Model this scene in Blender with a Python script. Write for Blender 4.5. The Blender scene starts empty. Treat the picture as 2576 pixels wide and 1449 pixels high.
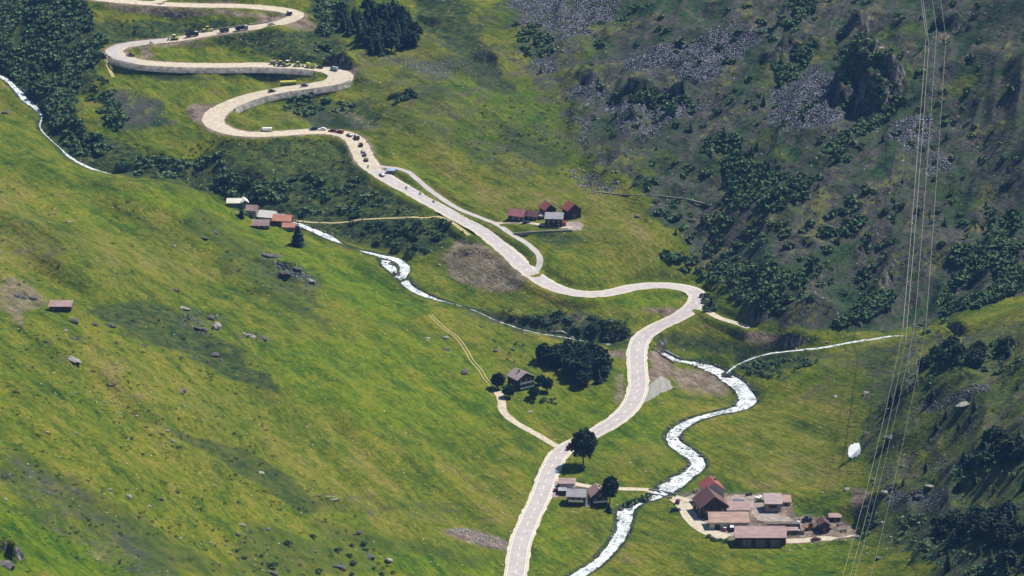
import bpy, math, random
import numpy as np
from mathutils import Vector, Matrix, noise as mnoise

# ------------------------------------------------------------------ camera, sky, sun, exposure
R = math.radians
S = bpy.context.scene
COL = S.collection
F_PX = 9056.0                    # focal length in units of a 2576 px wide frame
CU, CV = 1288.0, 724.5
CAMZ, PITCH = 576.0, R(18.0)
cd = bpy.data.cameras.new('camera'); cam = bpy.data.objects.new('camera', cd); COL.objects.link(cam)
cd.sensor_fit = 'HORIZONTAL'; cd.sensor_width = 36.0; cd.lens = 36.0 * F_PX / 2576.0
cd.clip_start = 1.0; cd.clip_end = 30000.0
cam.location = (0, 0, CAMZ); cam.rotation_euler = (R(90) - PITCH, 0, 0)
S.camera = cam
SUN_EL, SUN_AZ = R(56.0), R(56.0)          # azimuth from +Y (away from the camera) towards +X (right)
w = bpy.data.worlds.new('World'); S.world = w; w.use_nodes = True
nt = w.node_tree; nt.nodes.clear()
sk = nt.nodes.new('ShaderNodeTexSky'); sk.sky_type = 'NISHITA'; sk.sun_disc = False
sk.sun_elevation = SUN_EL; sk.sun_rotation = SUN_AZ; sk.altitude = 1900.0; sk.air_density = 1.0; sk.dust_density = 0.3
bg = nt.nodes.new('ShaderNodeBackground'); bg.inputs['Strength'].default_value = 0.068
wo = nt.nodes.new('ShaderNodeOutputWorld')
nt.links.new(sk.outputs[0], bg.inputs[0]); nt.links.new(bg.outputs[0], wo.inputs[0])
sl = bpy.data.lights.new('sun', 'SUN'); sl.energy = 4.9; sl.angle = R(0.53); sl.color = (1.0, 0.93, 0.82)
so = bpy.data.objects.new('sun', sl); COL.objects.link(so)
sdir = Vector((math.cos(SUN_EL) * math.sin(SUN_AZ), math.cos(SUN_EL) * math.cos(SUN_AZ), math.sin(SUN_EL)))
so.location = (300, 1900, 900); so.rotation_euler = sdir.to_track_quat('Z', 'Y').to_euler()
vs = S.view_settings; vs.view_transform = 'Standard'; vs.look = 'None'; vs.gamma = 1.0; vs.exposure = 0.7
S.display_settings.display_device = 'sRGB'
S.cycles.volume_bounces = 0
S.cycles.max_bounces = 6
random.seed(7); rng = np.random.default_rng(7)

# ------------------------------------------------------------------ the line of sight through a point of the frame
CP, SP = math.cos(PITCH), math.sin(PITCH)
def rays(u, v):
    a = (np.asarray(u, float) - CU) / F_PX; b = (np.asarray(v, float) - CV) / F_PX
    return a, CP - b * SP, -(SP + b * CP)
def at_z(u, v, z):
    dx, dy, dz = rays(u, v); t = (np.asarray(z, float) - CAMZ) / dz
    return dx * t, dy * t
def project(x, y, z):
    zz = z - CAMZ; dep = y * CP - zz * SP
    return CU + F_PX * x / dep, CV - F_PX * (y * SP + zz * CP) / dep

# ------------------------------------------------------------------ noise
def _h(i, j, s):
    n = (i.astype(np.int64) * 374761393 + j.astype(np.int64) * 668265263 + s * 982451653) & 0x7fffffff
    n = ((n ^ (n >> 13)) * 1274126177) & 0x7fffffff
    return ((n ^ (n >> 16)) & 0xffff) / 65535.0
def vn(x, y, sc, seed=0):
    x = np.asarray(x, float) / sc; y = np.asarray(y, float) / sc
    i = np.floor(x); j = np.floor(y); fx = x - i; fy = y - j
    fx = fx * fx * (3 - 2 * fx); fy = fy * fy * (3 - 2 * fy); i = i.astype(np.int64); j = j.astype(np.int64)
    a = _h(i, j, seed) * (1 - fx) + _h(i + 1, j, seed) * fx
    b = _h(i, j + 1, seed) * (1 - fx) + _h(i + 1, j + 1, seed) * fx
    return a * (1 - fy) + b * fy
def fbm(x, y, sc, octv=4, seed=0):
    r = 0; a = 1; t = 0
    for k in range(octv):
        r = r + a * vn(x, y, sc / 2 ** k, seed + k * 17); t += a; a *= .55
    return r / t
def sstep(a, b, x):
    t = np.clip((x - a) / (b - a), 0, 1); return t * t * (3 - 2 * t)

# ------------------------------------------------------------------ terrain control points: frame position and height above the lowest meadow
MAIN = [(1270,1560,-1.5),(1296,1449,0),(1310,1366,1.5),(1336,1300,2.4),(1360,1249,3.2),(1384,1183,4.2),(1409,1140,5.2),(1436,1121,5.8),(1495,1090,7),(1555,1053,9),(1592,1012,10.4),(1606,966,11.6),(1604,933,12.8),(1603,883,14.8),(1615,850,16.2),(1648,826,17.8),(1715,793,20.6),(1751,764,22.8),(1757,746,23.6),(1742,731,24.4),(1706,722,25.2),(1655,718,26),(1588,724,26.6),(1538,736,27),(1488,741,27.6),(1438,736,28.4),(1388,720,29.5),(1348,696,31),(1315,670,32.4),(1288,643,33.6),(1261,620,34.8),(1211,580,37),(1144,543,39),(1077,506,41),(1037,483,42.2),(997,463,43.4),(944,428,45),(917,400,46),(905,373,47),(889,350,47.8),(866,338,48.4),(838,333,48.8),(794,331,49.4),(711,336,50.3),(644,339,51),(612,337,51.4),(567,328,52),(538,308,52.8),(545,285,53.4),(583,262,54.3),(640,242,55.4),(711,227,57),(777,218,58.4),(835,208,59.6),(858,197,60.2),(855,187,60.7),(834,179,61),(794,172,61.5),(727,167,62.4),(644,164,63.2),(567,165,63.8),(433,163,65.2),(350,156,66.2),(308,145,66.8),(287,132,67.3),(306,117,67.9),(367,107,68.7),(433,101,69.4),(533,84,71),(633,70,72.4),(694,61,73.4),(736,47,74.4),(744,38,74.8),(728,29,75.3),(694,23,75.9),(640,18,76.8),(587,15,77.6),(491,14,79),(391,10,80.5),(316,4,82),(240,-4,83.4),(120,-22,86)]
RIVER = [(-120,150,54,1.63),(0,192,50,1.63),(33,217,48.5,1.36),(60,247,47,2.04),(90,273,45.2,1.5),(105,293,44,0.6),(101,322,42.6,0.44),(127,352,41.2,0.32),(150,372,40.3,0.28),(177,397,39.4,0.88),(230,425,37.6,1.04),(300,444,36,0.3),(367,459,35,0.3),(450,477,34,0.3),(520,504,33,0.3),(600,534,32,0.3),(680,556,31.2,0.3),(740,563,30.5,1.9),(770,573,30,1.9),(838,603,28.8,1.9),(860,614,28.4,0.12),(880,622,28,0.12),(905,631,27.5,0.12),(925,637,27,1.4),(962,646,26,2),(975,668,25.2,2.6),(1005,692,24.2,2.6),(1030,722,22.8,2),(1078,748,21.6,1.6),(1130,763,20.6,0.25),(1190,781,19.5,0.22),(1250,808,18,0.28),(1330,834,16.4,0.33),(1420,850,14.6,0.28),(1520,866,12.8,0.33),(1640,872,10.6,1.2),(1668,888,9.8,1.5),(1704,908,9,1.34),(1760,918,8.2,2.69),(1825,948,7,3.86),(1868,983,6.2,3.86),(1882,1008,5.8,3.86),(1858,1028,5.4,3.02),(1800,1042,4.9,1.85),(1740,1060,4.4,2.18),(1700,1086,3.8,2.86),(1692,1108,3.4,3.02),(1718,1132,3,3.36),(1750,1155,2.5,3.02),(1757,1172,2.2,3.02),(1735,1192,1.8,3.36),(1700,1215,1.3,4.2),(1672,1238,0.9,4.2),(1640,1256,0.5,1.52),(1600,1270,0.1,1.79),(1576,1288,-0.2,3.17),(1570,1315,-0.6,2.76),(1563,1345,-0.9,2.48),(1540,1378,-1.2,2.35),(1505,1415,-1.5,2.35),(1455,1449,-1.8,2.48),(1390,1500,-2.4,2.48),(1310,1600,-3.4,2.48)]
LOOP = [(962,646,26,1.5),(990,652,25.6,2.2),(1016,668,25,2.4),(1018,688,24.4,2.4),(1005,700,23.9,2.4)]
STREAM = [(2420, 850, 38, 0.48), (2320, 848, 29, 0.6), (2250, 846, 26, 0.96), (2190, 855, 23.5, 1.32), (2140, 862, 22, 1.08), (2080, 874, 20, 0.96), (2010, 882, 18, 0.96), (1940, 890, 15.6, 1.08), (1885, 906, 12, 0.78), (1850, 922, 9.6, 0.48), (1828, 940, 7.8, 0.6)]
CTRL = [(0,297,52),(33,303,51),(100,333,48),(127,362,46.5),(167,395,45.5),(233,426,44.6),(300,440,44.2),(367,453,43.8),(450,470,43),(500,486,42),(583,516,40),(650,552,38),(700,574,36.4),(770,586,34),(838,615,31.5),(920,648,28.8),(990,704,25.8),(1090,762,22.8),(1180,788,21),(1330,846,17.4),
 (-300,330,62),(0,450,60),(0,600,66),(0,750,71),(0,900,77),(0,1100,84),(0,1300,91),(0,1449,96),(-300,600,88),(-300,900,104),(-300,1200,115),(-300,1500,125),
 (250,520,50),(250,650,57),(400,750,50),(500,600,44),(700,680,37),(550,900,45),(250,900,64),(250,1200,72),(250,1449,80),(500,1200,48),(500,1449,55),(750,1449,30),(750,1200,27),(750,950,34),(880,800,30),(1000,950,21),(1000,1200,12.5),(1000,1449,10),(1200,900,16),(1200,1100,10),(1200,1300,4),(1150,1449,3.6),(1300,1000,11.5),(1480,1010,10.5),(1420,920,14.5),(1330,960,13),(1290,920,14.5),
 (1500,1250,2.6),(1440,1270,2.8),(1650,1350,.8),(1720,1270,2.2),(1800,1300,2.4),(1900,1350,2.4),(1900,1470,2.4),(2000,1330,3.6),(2100,1380,6),(1600,1130,6.4),(1850,1150,6),(1950,1050,9.5),(2050,1000,14),(2100,1100,13),(2130,1200,11),(2180,1300,13),(2300,1200,28),(2300,1100,32),(2300,1400,27),(2420,1300,39),(2576,1449,56),(2576,1300,60),(2576,1100,66),(2576,900,67),(2576,762,61),(2400,810,44),(2300,840,32),(2400,950,48),(2300,980,36),(2200,920,27),(2100,905,22),(2000,920,17),(1900,860,19),
 (2300,818,25),(2450,778,34),(2576,732,40),(2200,828,24.5),(2000,838,25.5),(1880,815,24),(1800,760,25.5),
 (2300,700,37),(2100,740,33),(2576,640,49),(2576,500,64),(2576,300,88),(2576,100,112),(2576,-60,132),(2300,500,58),(2300,300,79),(2300,100,100),(2300,-60,116),(2000,660,42),(2000,500,56),(2000,300,75),(2000,100,93),(2000,-60,107),(1800,650,33),(1750,500,48),(1700,300,67),(1700,100,83),(1700,-60,97),(1450,620,37),(1450,500,45),(1400,350,55),(1300,200,66),(1300,50,78),(1300,-60,87),(1000,300,56),(1000,180,64),(1000,50,75),(950,-60,85),(1150,420,48),(1600,600,41),(1500,690,32),(1650,745,24.5),(1700,765,22.5),
 (1180,660,29),(1100,640,28.5),(1080,700,25),(1300,770,22.5),(1450,800,20.5),(1550,830,18.5),(1000,570,35.5),(900,500,38),(800,430,41.5),(650,440,40),(500,400,43.5),(400,380,46.5),(350,290,55),(200,300,51),(150,200,59),(50,100,67),(0,0,75),(200,50,75),(200,-60,84),(0,-60,80),(600,-60,90),(450,230,58),(450,300,52),(700,290,52.5),(700,200,58.5),(600,130,66),(800,120,66),(500,50,74),(850,60,73),
 (2900,-60,160),(2900,300,112),(2900,640,66),(2900,800,88),(2900,1200,100),(2900,1500,92),(1288,-200,104),(200,-200,98),(2200,-200,135),(-300,100,80),(-300,-100,95)]
XF0, XF1, YF0, YF1 = -335.0, 345.0, 1140.0, 2130.0
def axis(a, b, st, lo, hi):
    m = list(np.arange(a, b + .01, st)); s = st; x = m[-1]
    while x < hi: s *= 1.16; x += s; m.append(x)
    s = st; x = m[0]; l = []
    while x > lo: s *= 1.16; x -= s; l.append(x)
    return np.array(l[::-1] + m)
XS = axis(XF0, XF1, 1.05, -9000, 9000); YS = axis(YF0, YF1, 1.25, -3000, 16000)
GX, GY = np.meshgrid(XS, YS)

P = [(u, v, z) for u, v, z in CTRL] + [p for p in MAIN[1:-1]] + [(u, v, z + .6) for u, v, z, _ in RIVER[1:-1]] + [(u, v, z + .5) for u, v, z, _ in STREAM]
P = np.array(P, float); px, py = at_z(P[:, 0], P[:, 1], P[:, 2])
C0 = np.array([0., 1650.]); SCL = 300.0
A = np.stack([(px - C0[0]) / SCL, (py - C0[1]) / SCL], 1)
def tps(r2): return np.where(r2 > 1e-12, r2 * np.log(np.maximum(r2, 1e-12)), 0)
n = len(A); K = tps(((A[:, None] - A[None]) ** 2).sum(-1)) + np.eye(n) * 2e-4
Q = np.c_[np.ones(n), A]; M = np.block([[K, Q], [Q.T, np.zeros((3, 3))]])
sol = np.linalg.solve(M, np.r_[P[:, 2], 0, 0, 0])
def base_h(x, y):
    sh = x.shape; xx = (x.ravel() - C0[0]) / SCL; yy = (y.ravel() - C0[1]) / SCL; out = sol[n] + sol[n + 1] * xx + sol[n + 2] * yy
    for k in range(n): out = out + sol[k] * tps((xx - A[k, 0]) ** 2 + (yy - A[k, 1]) ** 2)
    return out.reshape(sh)
cx, cy = np.clip(GX, -400, 400), np.clip(GY, 1080, 2230)
BZ = base_h(cx, cy)
out = np.hypot(GX - cx, GY - cy)
far = sstep(0, 1500, out)
BZ = BZ + out * (.12 + .25 * fbm(GX, GY, 900, 3, 5)) * np.where(GY > 1200, 1, .4) * (1 - .7 * far) + 260 * far * fbm(GX, GY, 1400, 5, 9)
near = np.clip(560 - np.maximum(GY, -200) * .53, -50, 560)            # the mountain the photographer stands on
BZ = np.where(GY < 1080, np.maximum(np.minimum(BZ, 572 - np.maximum(GY, 0) * .47), np.where(np.abs(GX) < 900, near, near * .8)), BZ)
BZ = np.where(GY < 60, np.minimum(BZ, 571.5), BZ)

def interp(Z, x, y):
    x = np.asarray(x, float); y = np.asarray(y, float)
    i = np.clip(np.searchsorted(XS, x) - 1, 0, len(XS) - 2); j = np.clip(np.searchsorted(YS, y) - 1, 0, len(YS) - 2)
    fx = (x - XS[i]) / (XS[i + 1] - XS[i]); fy = (y - YS[j]) / (YS[j + 1] - YS[j])
    return (Z[j, i] * (1 - fx) + Z[j, i + 1] * fx) * (1 - fy) + (Z[j + 1, i] * (1 - fx) + Z[j + 1, i + 1] * fx) * fy
def hit(Z, u, v):
    """first point of the terrain on the line of sight through (u, v)"""
    u = np.atleast_1d(np.asarray(u, float)); v = np.atleast_1d(np.asarray(v, float)); dx, dy, dz = rays(u, v)
    ys = np.arange(1090, 2260, 1.0); X = np.empty(len(u)); Y = np.empty(len(u))
    for a in range(0, len(u), 400):
        s = slice(a, a + 400); t = ys[None] / dy[s, None]
        g = CAMZ + dz[s, None] * t - interp(Z, dx[s, None] * t, np.broadcast_to(ys, t.shape))
        b = g < 0; k = np.where(b.any(1), b.argmax(1), len(ys) - 1); k = np.maximum(k, 1); r = np.arange(len(k))
        g0, g1 = g[r, k - 1], g[r, k]; y = ys[k] - np.clip(g1 / np.where(g1 - g0 == 0, -1, g1 - g0), 0, 1)
        Y[s] = y; X[s] = y / dy[s] * dx[s]
    return X, Y, interp(Z, X, Y)

# ------------------------------------------------------------------ relief: gullies, outcrops, tussocks
def bump(Z, u, v, hw, H, back, face, nx, ny, rough=.25):
    x0, y0, _ = [float(q[0]) for q in hit(BZ0, u, v)]; l = math.hypot(nx, ny); nx /= l; ny /= l
    s = (GX - x0) * nx + (GY - y0) * ny; t = -(GX - x0) * ny + (GY - y0) * nx
    s = s + (fbm(GX, GY, hw * .5, 3, 31) - .5) * hw * .9
    t = t + (fbm(GX, GY, hw * .9, 3, 37) - .5) * hw * 1.5
    prof = np.where(s < 0, np.exp(s / back), 1 - sstep(0, face, s))
    lat = np.exp(-np.abs(t / hw) ** 3)
    return Z + H * prof * lat * (1 - rough + 2 * rough * (fbm(GX, GY, 4, 3, 77)))
BZ0 = BZ.copy(); GU0 = project(GX, GY, BZ)[0]
GU, GV = project(GX, GY, BZ)
def inpoly(u, v, poly):
    p = np.array(poly, float); r = np.zeros(np.shape(u), bool); j = len(p) - 1
    for i in range(len(p)):
        c = ((p[i, 1] > v) != (p[j, 1] > v)); dv = p[j, 1] - p[i, 1]
        r ^= c & (u < (p[j, 0] - p[i, 0]) * (v - p[i, 1]) / (dv if dv else 1e-9) + p[i, 0]); j = i
    return r
W4 = 4.0; MU, MV = np.meshgrid(np.arange(-400, 3000, W4), np.arange(-300, 1800, W4))
def blur(a, k):
    for _ in range(k):
        a = (np.roll(a, 1, 0) + 2 * a + np.roll(a, -1, 0)) / 4; a = (np.roll(a, 1, 1) + 2 * a + np.roll(a, -1, 1)) / 4
    return a
def mask(polys, k=3, warp=14):
    """polys: [(strength, polygon)]; soft, ragged-edged cover region sampled at every ground vertex"""
    m = np.zeros(MU.shape)
    for s, p in polys: m = np.where(inpoly(MU, MV, p), np.maximum(m, s), m)
    m = blur(m, k)
    u = GU + (fbm(GX, GY, 14, 3, 41) - .5) * warp * 2.4; v = GV + (fbm(GX, GY, 14, 3, 42) - .5) * warp
    i = np.clip((u + 400) / W4, 0, MU.shape[1] - 2); j = np.clip((v + 300) / W4, 0, MU.shape[0] - 2)
    i0 = i.astype(int); j0 = j.astype(int); fi = i - i0; fj = j - j0
    return (m[j0, i0] * (1 - fi) + m[j0, i0 + 1] * fi) * (1 - fj) + (m[j0 + 1, i0] * (1 - fi) + m[j0 + 1, i0 + 1] * fi) * fj
mountain = mask([(1, [(1440,-300),(3000,-300),(3000,690),(2576,730),(2300,806),(2050,822),(1900,790),(1850,740),(1780,670),(1690,600),(1600,520),(1500,440),(1420,300),(1400,100)]), (.75, [(2260,950),(2380,890),(2576,830),(3000,780),(3000,1800),(2460,1800),(2300,1420),(2270,1250),(2260,1120)])], 22, 10)
fine = (1 - sstep(0, 200, out))
ca, sa = math.cos(R(66)), math.sin(R(66))
gx, gy = GX * ca + GY * sa, -GX * sa + GY * ca
wx = (fbm(GX, GY, 60, 3, 71) - .5) * 30; rid = 1 - np.abs(2 * vn(gx * .33, gy + wx, 24, 3) - 1); rid2 = 1 - np.abs(2 * vn(gx * .4, gy + wx, 10, 4) - 1)
BZ = BZ + fine * mountain * ((rid - .5) * 10 + (rid2 - .5) * 4.6 + (fbm(GX, GY, 9, 4, 8) - .5) * 2.4)
ca, sa = math.cos(R(-58)), math.sin(R(-58)); hx, hy = GX * ca + GY * sa, -GX * sa + GY * ca
BZ = BZ + fine * (1 - mountain) * (1 - .65 * sstep(1200, 1420, GU0)) * ((vn(hx * .2, hy + wx * .5, 30, 11) - .5) * 10 * (1 - sstep(700, 1400, GU0)) + (vn(hx * .22, hy + wx * .4, 13, 12) - .5) * (2.2 + 2.4 * (1 - sstep(700, 1300, GU0))) + (vn(hx * .25, hy, 5, 13) - .5) * .9 + (fbm(GX, GY, 34, 3, 14) - .5) * 3.4 + (fbm(GX, GY, 11, 3, 16) - .5) * 2.6 * (1 - sstep(900, 1350, GU0)))
BZ = BZ + fine * (fbm(GX, GY, 3.2, 3, 15) - .5) * (.5 + .7 * mountain)
for b in [(2150,228,8,21,20,8,-.6,-.8),(2192,282,9,20,16,9,-.4,-.9),(2230,245,8,15,18,7,-.2,-.98),(2118,262,6,10,10,6,-.75,-.65),(2172,175,7,9,12,5,-.5,-.85),(2140,88,8,9,16,5,-.6,-.8),(1990,150,8,7,16,6,-.75,-.65),(2050,125,10,6,16,7,-.6,-.8),(1930,175,6,5,14,5,-.7,-.7),(2390,75,10,6,12,4,-.3,-.95),
          (1640,235,13,6,14,5,-.3,-.95),(1720,235,9,5,12,4,-.2,-1),(1470,215,8,4,12,5,-.6,-.8),(1110,50,12,5,16,8,-.7,-.7),(1230,150,9,5,14,7,-.7,-.7),(1010,238,7,3,10,4,-.1,-1),
          (690,655,11,5,16,6,-.3,-.95),(740,690,8,3,12,5,-.2,-1),(545,815,5,3,8,4,0,-1),(180,890,7,2,9,4,.3,-.95),(200,805,5,2.4,8,3,.2,-1),(640,845,4,2,7,3,0,-1),(20,1410,6,7,12,4,.2,-1),(880,1290,10,3,18,8,.5,-.85),(600,1140,34,4.5,30,18,.62,.78),
          (865,163,11,7,18,3,-.5,-.85),(2300,990,12,3,14,7,-.6,-.8),(2380,985,10,2.5,12,5,-.5,-.85),(2230,1240,9,2.5,10,4,-.3,-.95),(2310,1235,11,2.5,12,4,-.2,-1),(2250,1110,7,3,9,4,-.5,-.85),(1200,640,9,3,12,8,-.4,-.9),(60,745,6,2.5,8,3,.2,-1),
          (1010,500,9,3,14,7,-.5,-.85),(600,430,14,4,18,9,-.4,-.9),(430,400,10,4,14,9,-.6,-.8),(1300,800,14,2.5,12,6,-.2,-1),(1480,835,12,2.5,12,6,-.2,-1)]:
    BZ = bump(BZ, *b)

# ------------------------------------------------------------------ paths
def smooth(pts, step=1.0):
    p = np.array(pts, float); q = [2 * p[0] - p[1], *p, 2 * p[-1] - p[-2]]; o = []
    for k in range(1, len(q) - 2):
        a, b, c, d = q[k - 1], q[k], q[k + 1], q[k + 2]; L = np.hypot(*(c - b)[:2]); m = max(2, int(L / step))
        t1 = math.sqrt(max(np.hypot(*(b - a)[:2]), .1)); t2 = t1 + math.sqrt(max(L, .1)); t3 = t2 + math.sqrt(max(np.hypot(*(d - c)[:2]), .1))
        for i in range(m):
            t = t1 + (t2 - t1) * i / m
            A1 = a * (t1 - t) / t1 + b * t / t1; A2 = b * (t2 - t) / (t2 - t1) + c * (t - t1) / (t2 - t1); A3 = c * (t3 - t) / (t3 - t2) + d * (t - t2) / (t3 - t2)
            B1 = A1 * (t2 - t) / t2 + A2 * t / t2; B2 = A2 * (t3 - t) / (t3 - t1) + A3 * (t - t1) / (t3 - t1)
            o.append(B1 * (t2 - t) / (t2 - t1) + B2 * (t - t1) / (t2 - t1))
    o.append(p[-1]); return np.array(o)
def relax(p, it):
    for _ in range(it): p[1:-1] = (p[:-2] + 2 * p[1:-1] + p[2:]) / 4
    return p
def world_path(uvz, extra=None, it=6):
    a = np.array([q[:3] for q in uvz], float); x, y = at_z(a[:, 0], a[:, 1], a[:, 2]); cols = [x, y, a[:, 2]]
    if extra is not None: cols.append(np.array([q[3] for q in uvz], float))
    return relax(smooth(np.stack(cols, 1)), it)
def drape_path(uv, it=10, wv=None):
    a = np.array(uv, float); x, y, z = hit(BZ, a[:, 0], a[:, 1]); p = smooth(np.stack([x, y, z], 1)); p[:, 2] = interp(BZ, p[:, 0], p[:, 1]); return relax(p, it)
def field(path, reach, vals):
    D = np.full(GX.shape, 1e9); V = [np.zeros(GX.shape) for _ in vals]
    for k in range(len(path)):
        x, y = path[k, 0], path[k, 1]
        i0, i1 = np.searchsorted(XS, [x - reach, x + reach]); j0, j1 = np.searchsorted(YS, [y - reach, y + reach])
        if i1 <= i0 or j1 <= j0: continue
        d = np.hypot(XS[None, i0:i1] - x, YS[j0:j1, None] - y); s = (slice(j0, j1), slice(i0, i1)); m = d < D[s]
        D[s][m] = d[m]
        for q, val in zip(V, vals): q[s][m] = val[k]
    return D, V
DRT = np.zeros(GX.shape)                  # bare earth beside roads
def cut(path, hw, soft, dz=0.0, dirt=0.0):
    global BZ, DRT
    D, (zz,) = field(path, hw + soft + 2, [path[:, 2]])
    k = 1 - sstep(hw, hw + soft, D)
    BZ = BZ * (1 - k) + (zz + dz) * k
    if dirt: DRT = np.maximum(DRT, dirt * (1 - sstep(hw + .5, hw + 2.5 + 2 * vn(GX, GY, 7, 55), D)))
def carve(path, depth=1.3, soft=5.0):
    global BZ
    D, (zz, hw) = field(path, 14, [path[:, 2], path[:, 3]])
    e = D - hw; k = 1 - sstep(.4, soft, e)
    BZ = np.where(k > 0, BZ * (1 - k) + (zz + .55) * k, BZ)
    BZ = BZ - np.where(e < 1.0, depth * (1 - sstep(-.8, 1.0, e)), 0)
main = world_path(MAIN); river = world_path(RIVER, 1, 3); loop = world_path(LOOP, 1, 2); stream = world_path(STREAM, 1, 3)
def pad(u, v, rx, ry, soft=8, dz=0.0):
    """level ground under a building or yard"""
    global BZ
    x, y, z = [float(q[0]) for q in hit(BZ, u, v)]
    e = np.sqrt(((GX - x) / rx) ** 2 + ((GY - y) / ry) ** 2); k = 1 - sstep(1, 1 + soft / min(rx, ry), e)
    BZ = BZ * (1 - k) + (z + dz) * k
for q in [(1450,1262,13,7),(1500,1262,10,8),(1785,1300,13,16),(1840,1320,20,12),(1915,1365,20,10),(1945,1285,12,9),(2050,1335,16,10),(1325,975,9,8),(1303,556,7,6),(1340,556,6,6),(1395,566,12,8),(1430,549,7,7),(655,568,8,6),(725,578,9,6),(635,544,6,6),(600,524,7,5),(670,552,7,5),(152,780,8,5)]:
    pad(*q)
carve(river); carve(loop); carve(stream, .9, 4)
cut(main, 6.2, 5.5, 0, 0.0)
def idx(p, u, v, z):
    x, y = at_z(u, v, z); return int(np.argmin(np.hypot(p[:, 0] - x, p[:, 1] - y)))
iA = idx(main, 944, 428, 45); _D, (_k,) = field(main, 12, [np.arange(len(main)) * 1.0])
DRT = (1 - sstep(6.0, 6.8 + 3.5 * vn(GX, GY, 7, 55), _D)) * .95 * sstep(iA - 30, iA + 40, _k) * (_D < 12)
WALLS = [(idx(main, 800, 173, 61.4), idx(main, 300, 142, 66.9), 1, 1.8), (idx(main, 560, 272, 54), idx(main, 862, 200, 60), -1, 1.9), (idx(main, 690, 61, 73.3), idx(main, 500, 90, 70.4), 1, 2.4)]
WALLS = [(min(a, b), max(a, b), s, h) for a, b, s, h in WALLS]
for a, b, sg, hh in WALLS:
    p = main[a:b]; t = np.gradient(p[:, :2], axis=0); t /= np.hypot(t[:, 0], t[:, 1])[:, None]
    D, (qx, qy, tx, ty) = field(p, 24, [p[:, 0], p[:, 1], t[:, 0], t[:, 1]])
    side = ((GX - qx) * -ty + (GY - qy) * tx) * sg; along = np.abs((GX - qx) * tx + (GY - qy) * ty)
    BZ = BZ - np.where((D < 24) & (along < 2), hh * sstep(6.9, 9.4, side) * (1 - sstep(10, 23, side)), 0)
LANES = {}
for nm, uv, hw in [('gravel_lane', [(938,415),(965,420),(1000,424),(1030,434),(1060,460),(1100,492),(1150,524),(1200,545),(1245,562),(1290,592),(1335,620),(1357,645),(1358,665),(1340,688)], 1.65),
                   ('hamlet_lane', [(1240,561),(1270,561),(1300,560),(1345,563),(1400,572),(1440,572)], 1.6),
                   ('chalet_lane', [(1412,1128),(1395,1120),(1330,1082),(1295,1062),(1266,1036),(1262,1008),(1252,985)], 1.9),
                   ('river_lane', [(1392,1204),(1425,1212),(1480,1224),(1540,1229),(1600,1231),(1650,1240),(1700,1250),(1735,1262)], 1.9),
                   ('farm_road', [(1700,1252),(1722,1275),(1735,1298),(1752,1318),(1785,1340),(1830,1352)], 3.4),
                   ('farm_track', [(1978,1362),(2030,1360),(2080,1354),(2145,1349)], 2.6),
                   ('quarry_lane', [(1768,778),(1800,796),(1840,810),(1885,825)], 2.0),
                   ('gorge_path', [(745,556),(800,560),(850,561),(900,553),(960,550),(1040,546),(1090,545),(1130,556),(1162,578),(1180,592)], 1.1),
                   ('upper_lane', [(385,8),(405,2),(425,-6),(450,-20)], 3.0),
                   ('tail_path', [(266,150),(272,168),(285,194)], .9)]:
    p = drape_path(uv); LANES[nm] = (p, hw); cut(p, hw + 1.3, 3.0, -.06)
TRACK = drape_path([(1082,792),(1110,820),(1150,850),(1172,880),(1185,905),(1208,930),(1222,955),(1240,972),(1252,986)]); cut(TRACK, 1.6, 2)
ZF = BZ
def ground(u, v):
    x, y, z = hit(ZF, u, v); return np.stack([x, y, z], 1)
def g1(u, v): return Vector([float(c) for c in ground(u, v)[0]])
def zat(x, y): return float(interp(ZF, x, y))
GU, GV = project(GX, GY, ZF)

# ------------------------------------------------------------------ ground-cover regions
P_HEATH = [(1,[(1560,-100),(3000,-100),(3000,700),(2576,735),(2300,822),(2050,838),(1930,820),(1860,760),(1800,700),(1730,640),(1680,560),(1620,500),(1560,450),(1500,380),(1470,300),(1480,200),(1540,100)]),
           (.6,[(1250,-100),(1600,-100),(1600,480),(1480,440),(1440,300),(1330,190),(1270,60)]),(.55,[(2200,880),(2400,830),(2620,800),(2620,1500),(2350,1500),(2260,1300),(2180,1200),(2160,1060)]),
           (.35,[(2000,900),(2300,850),(2300,960),(2050,1000)]),(.75,[(300,220),(400,260),(420,330),(330,330),(250,260)]),(.42,[(880,60),(1130,100),(1300,-50),(1480,0),(1520,450),(1350,470),(1200,420),(1000,330),(900,260)]),(.5,[(620,640),(760,700),(840,740),(760,760),(640,700)]),(.6,[(700,260),(900,280),(960,320),(800,330),(720,310)]),
           (.6,[(1080,780),(1500,790),(1560,850),(1400,840),(1250,810)]),(.5,[(30,1130),(300,1290),(480,1449),(300,1449),(0,1230)]),(.4,[(60,530),(300,640),(250,700),(0,640)]),(.4,[(780,1230),(1250,1270),(1240,1310),(800,1300)])]
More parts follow.
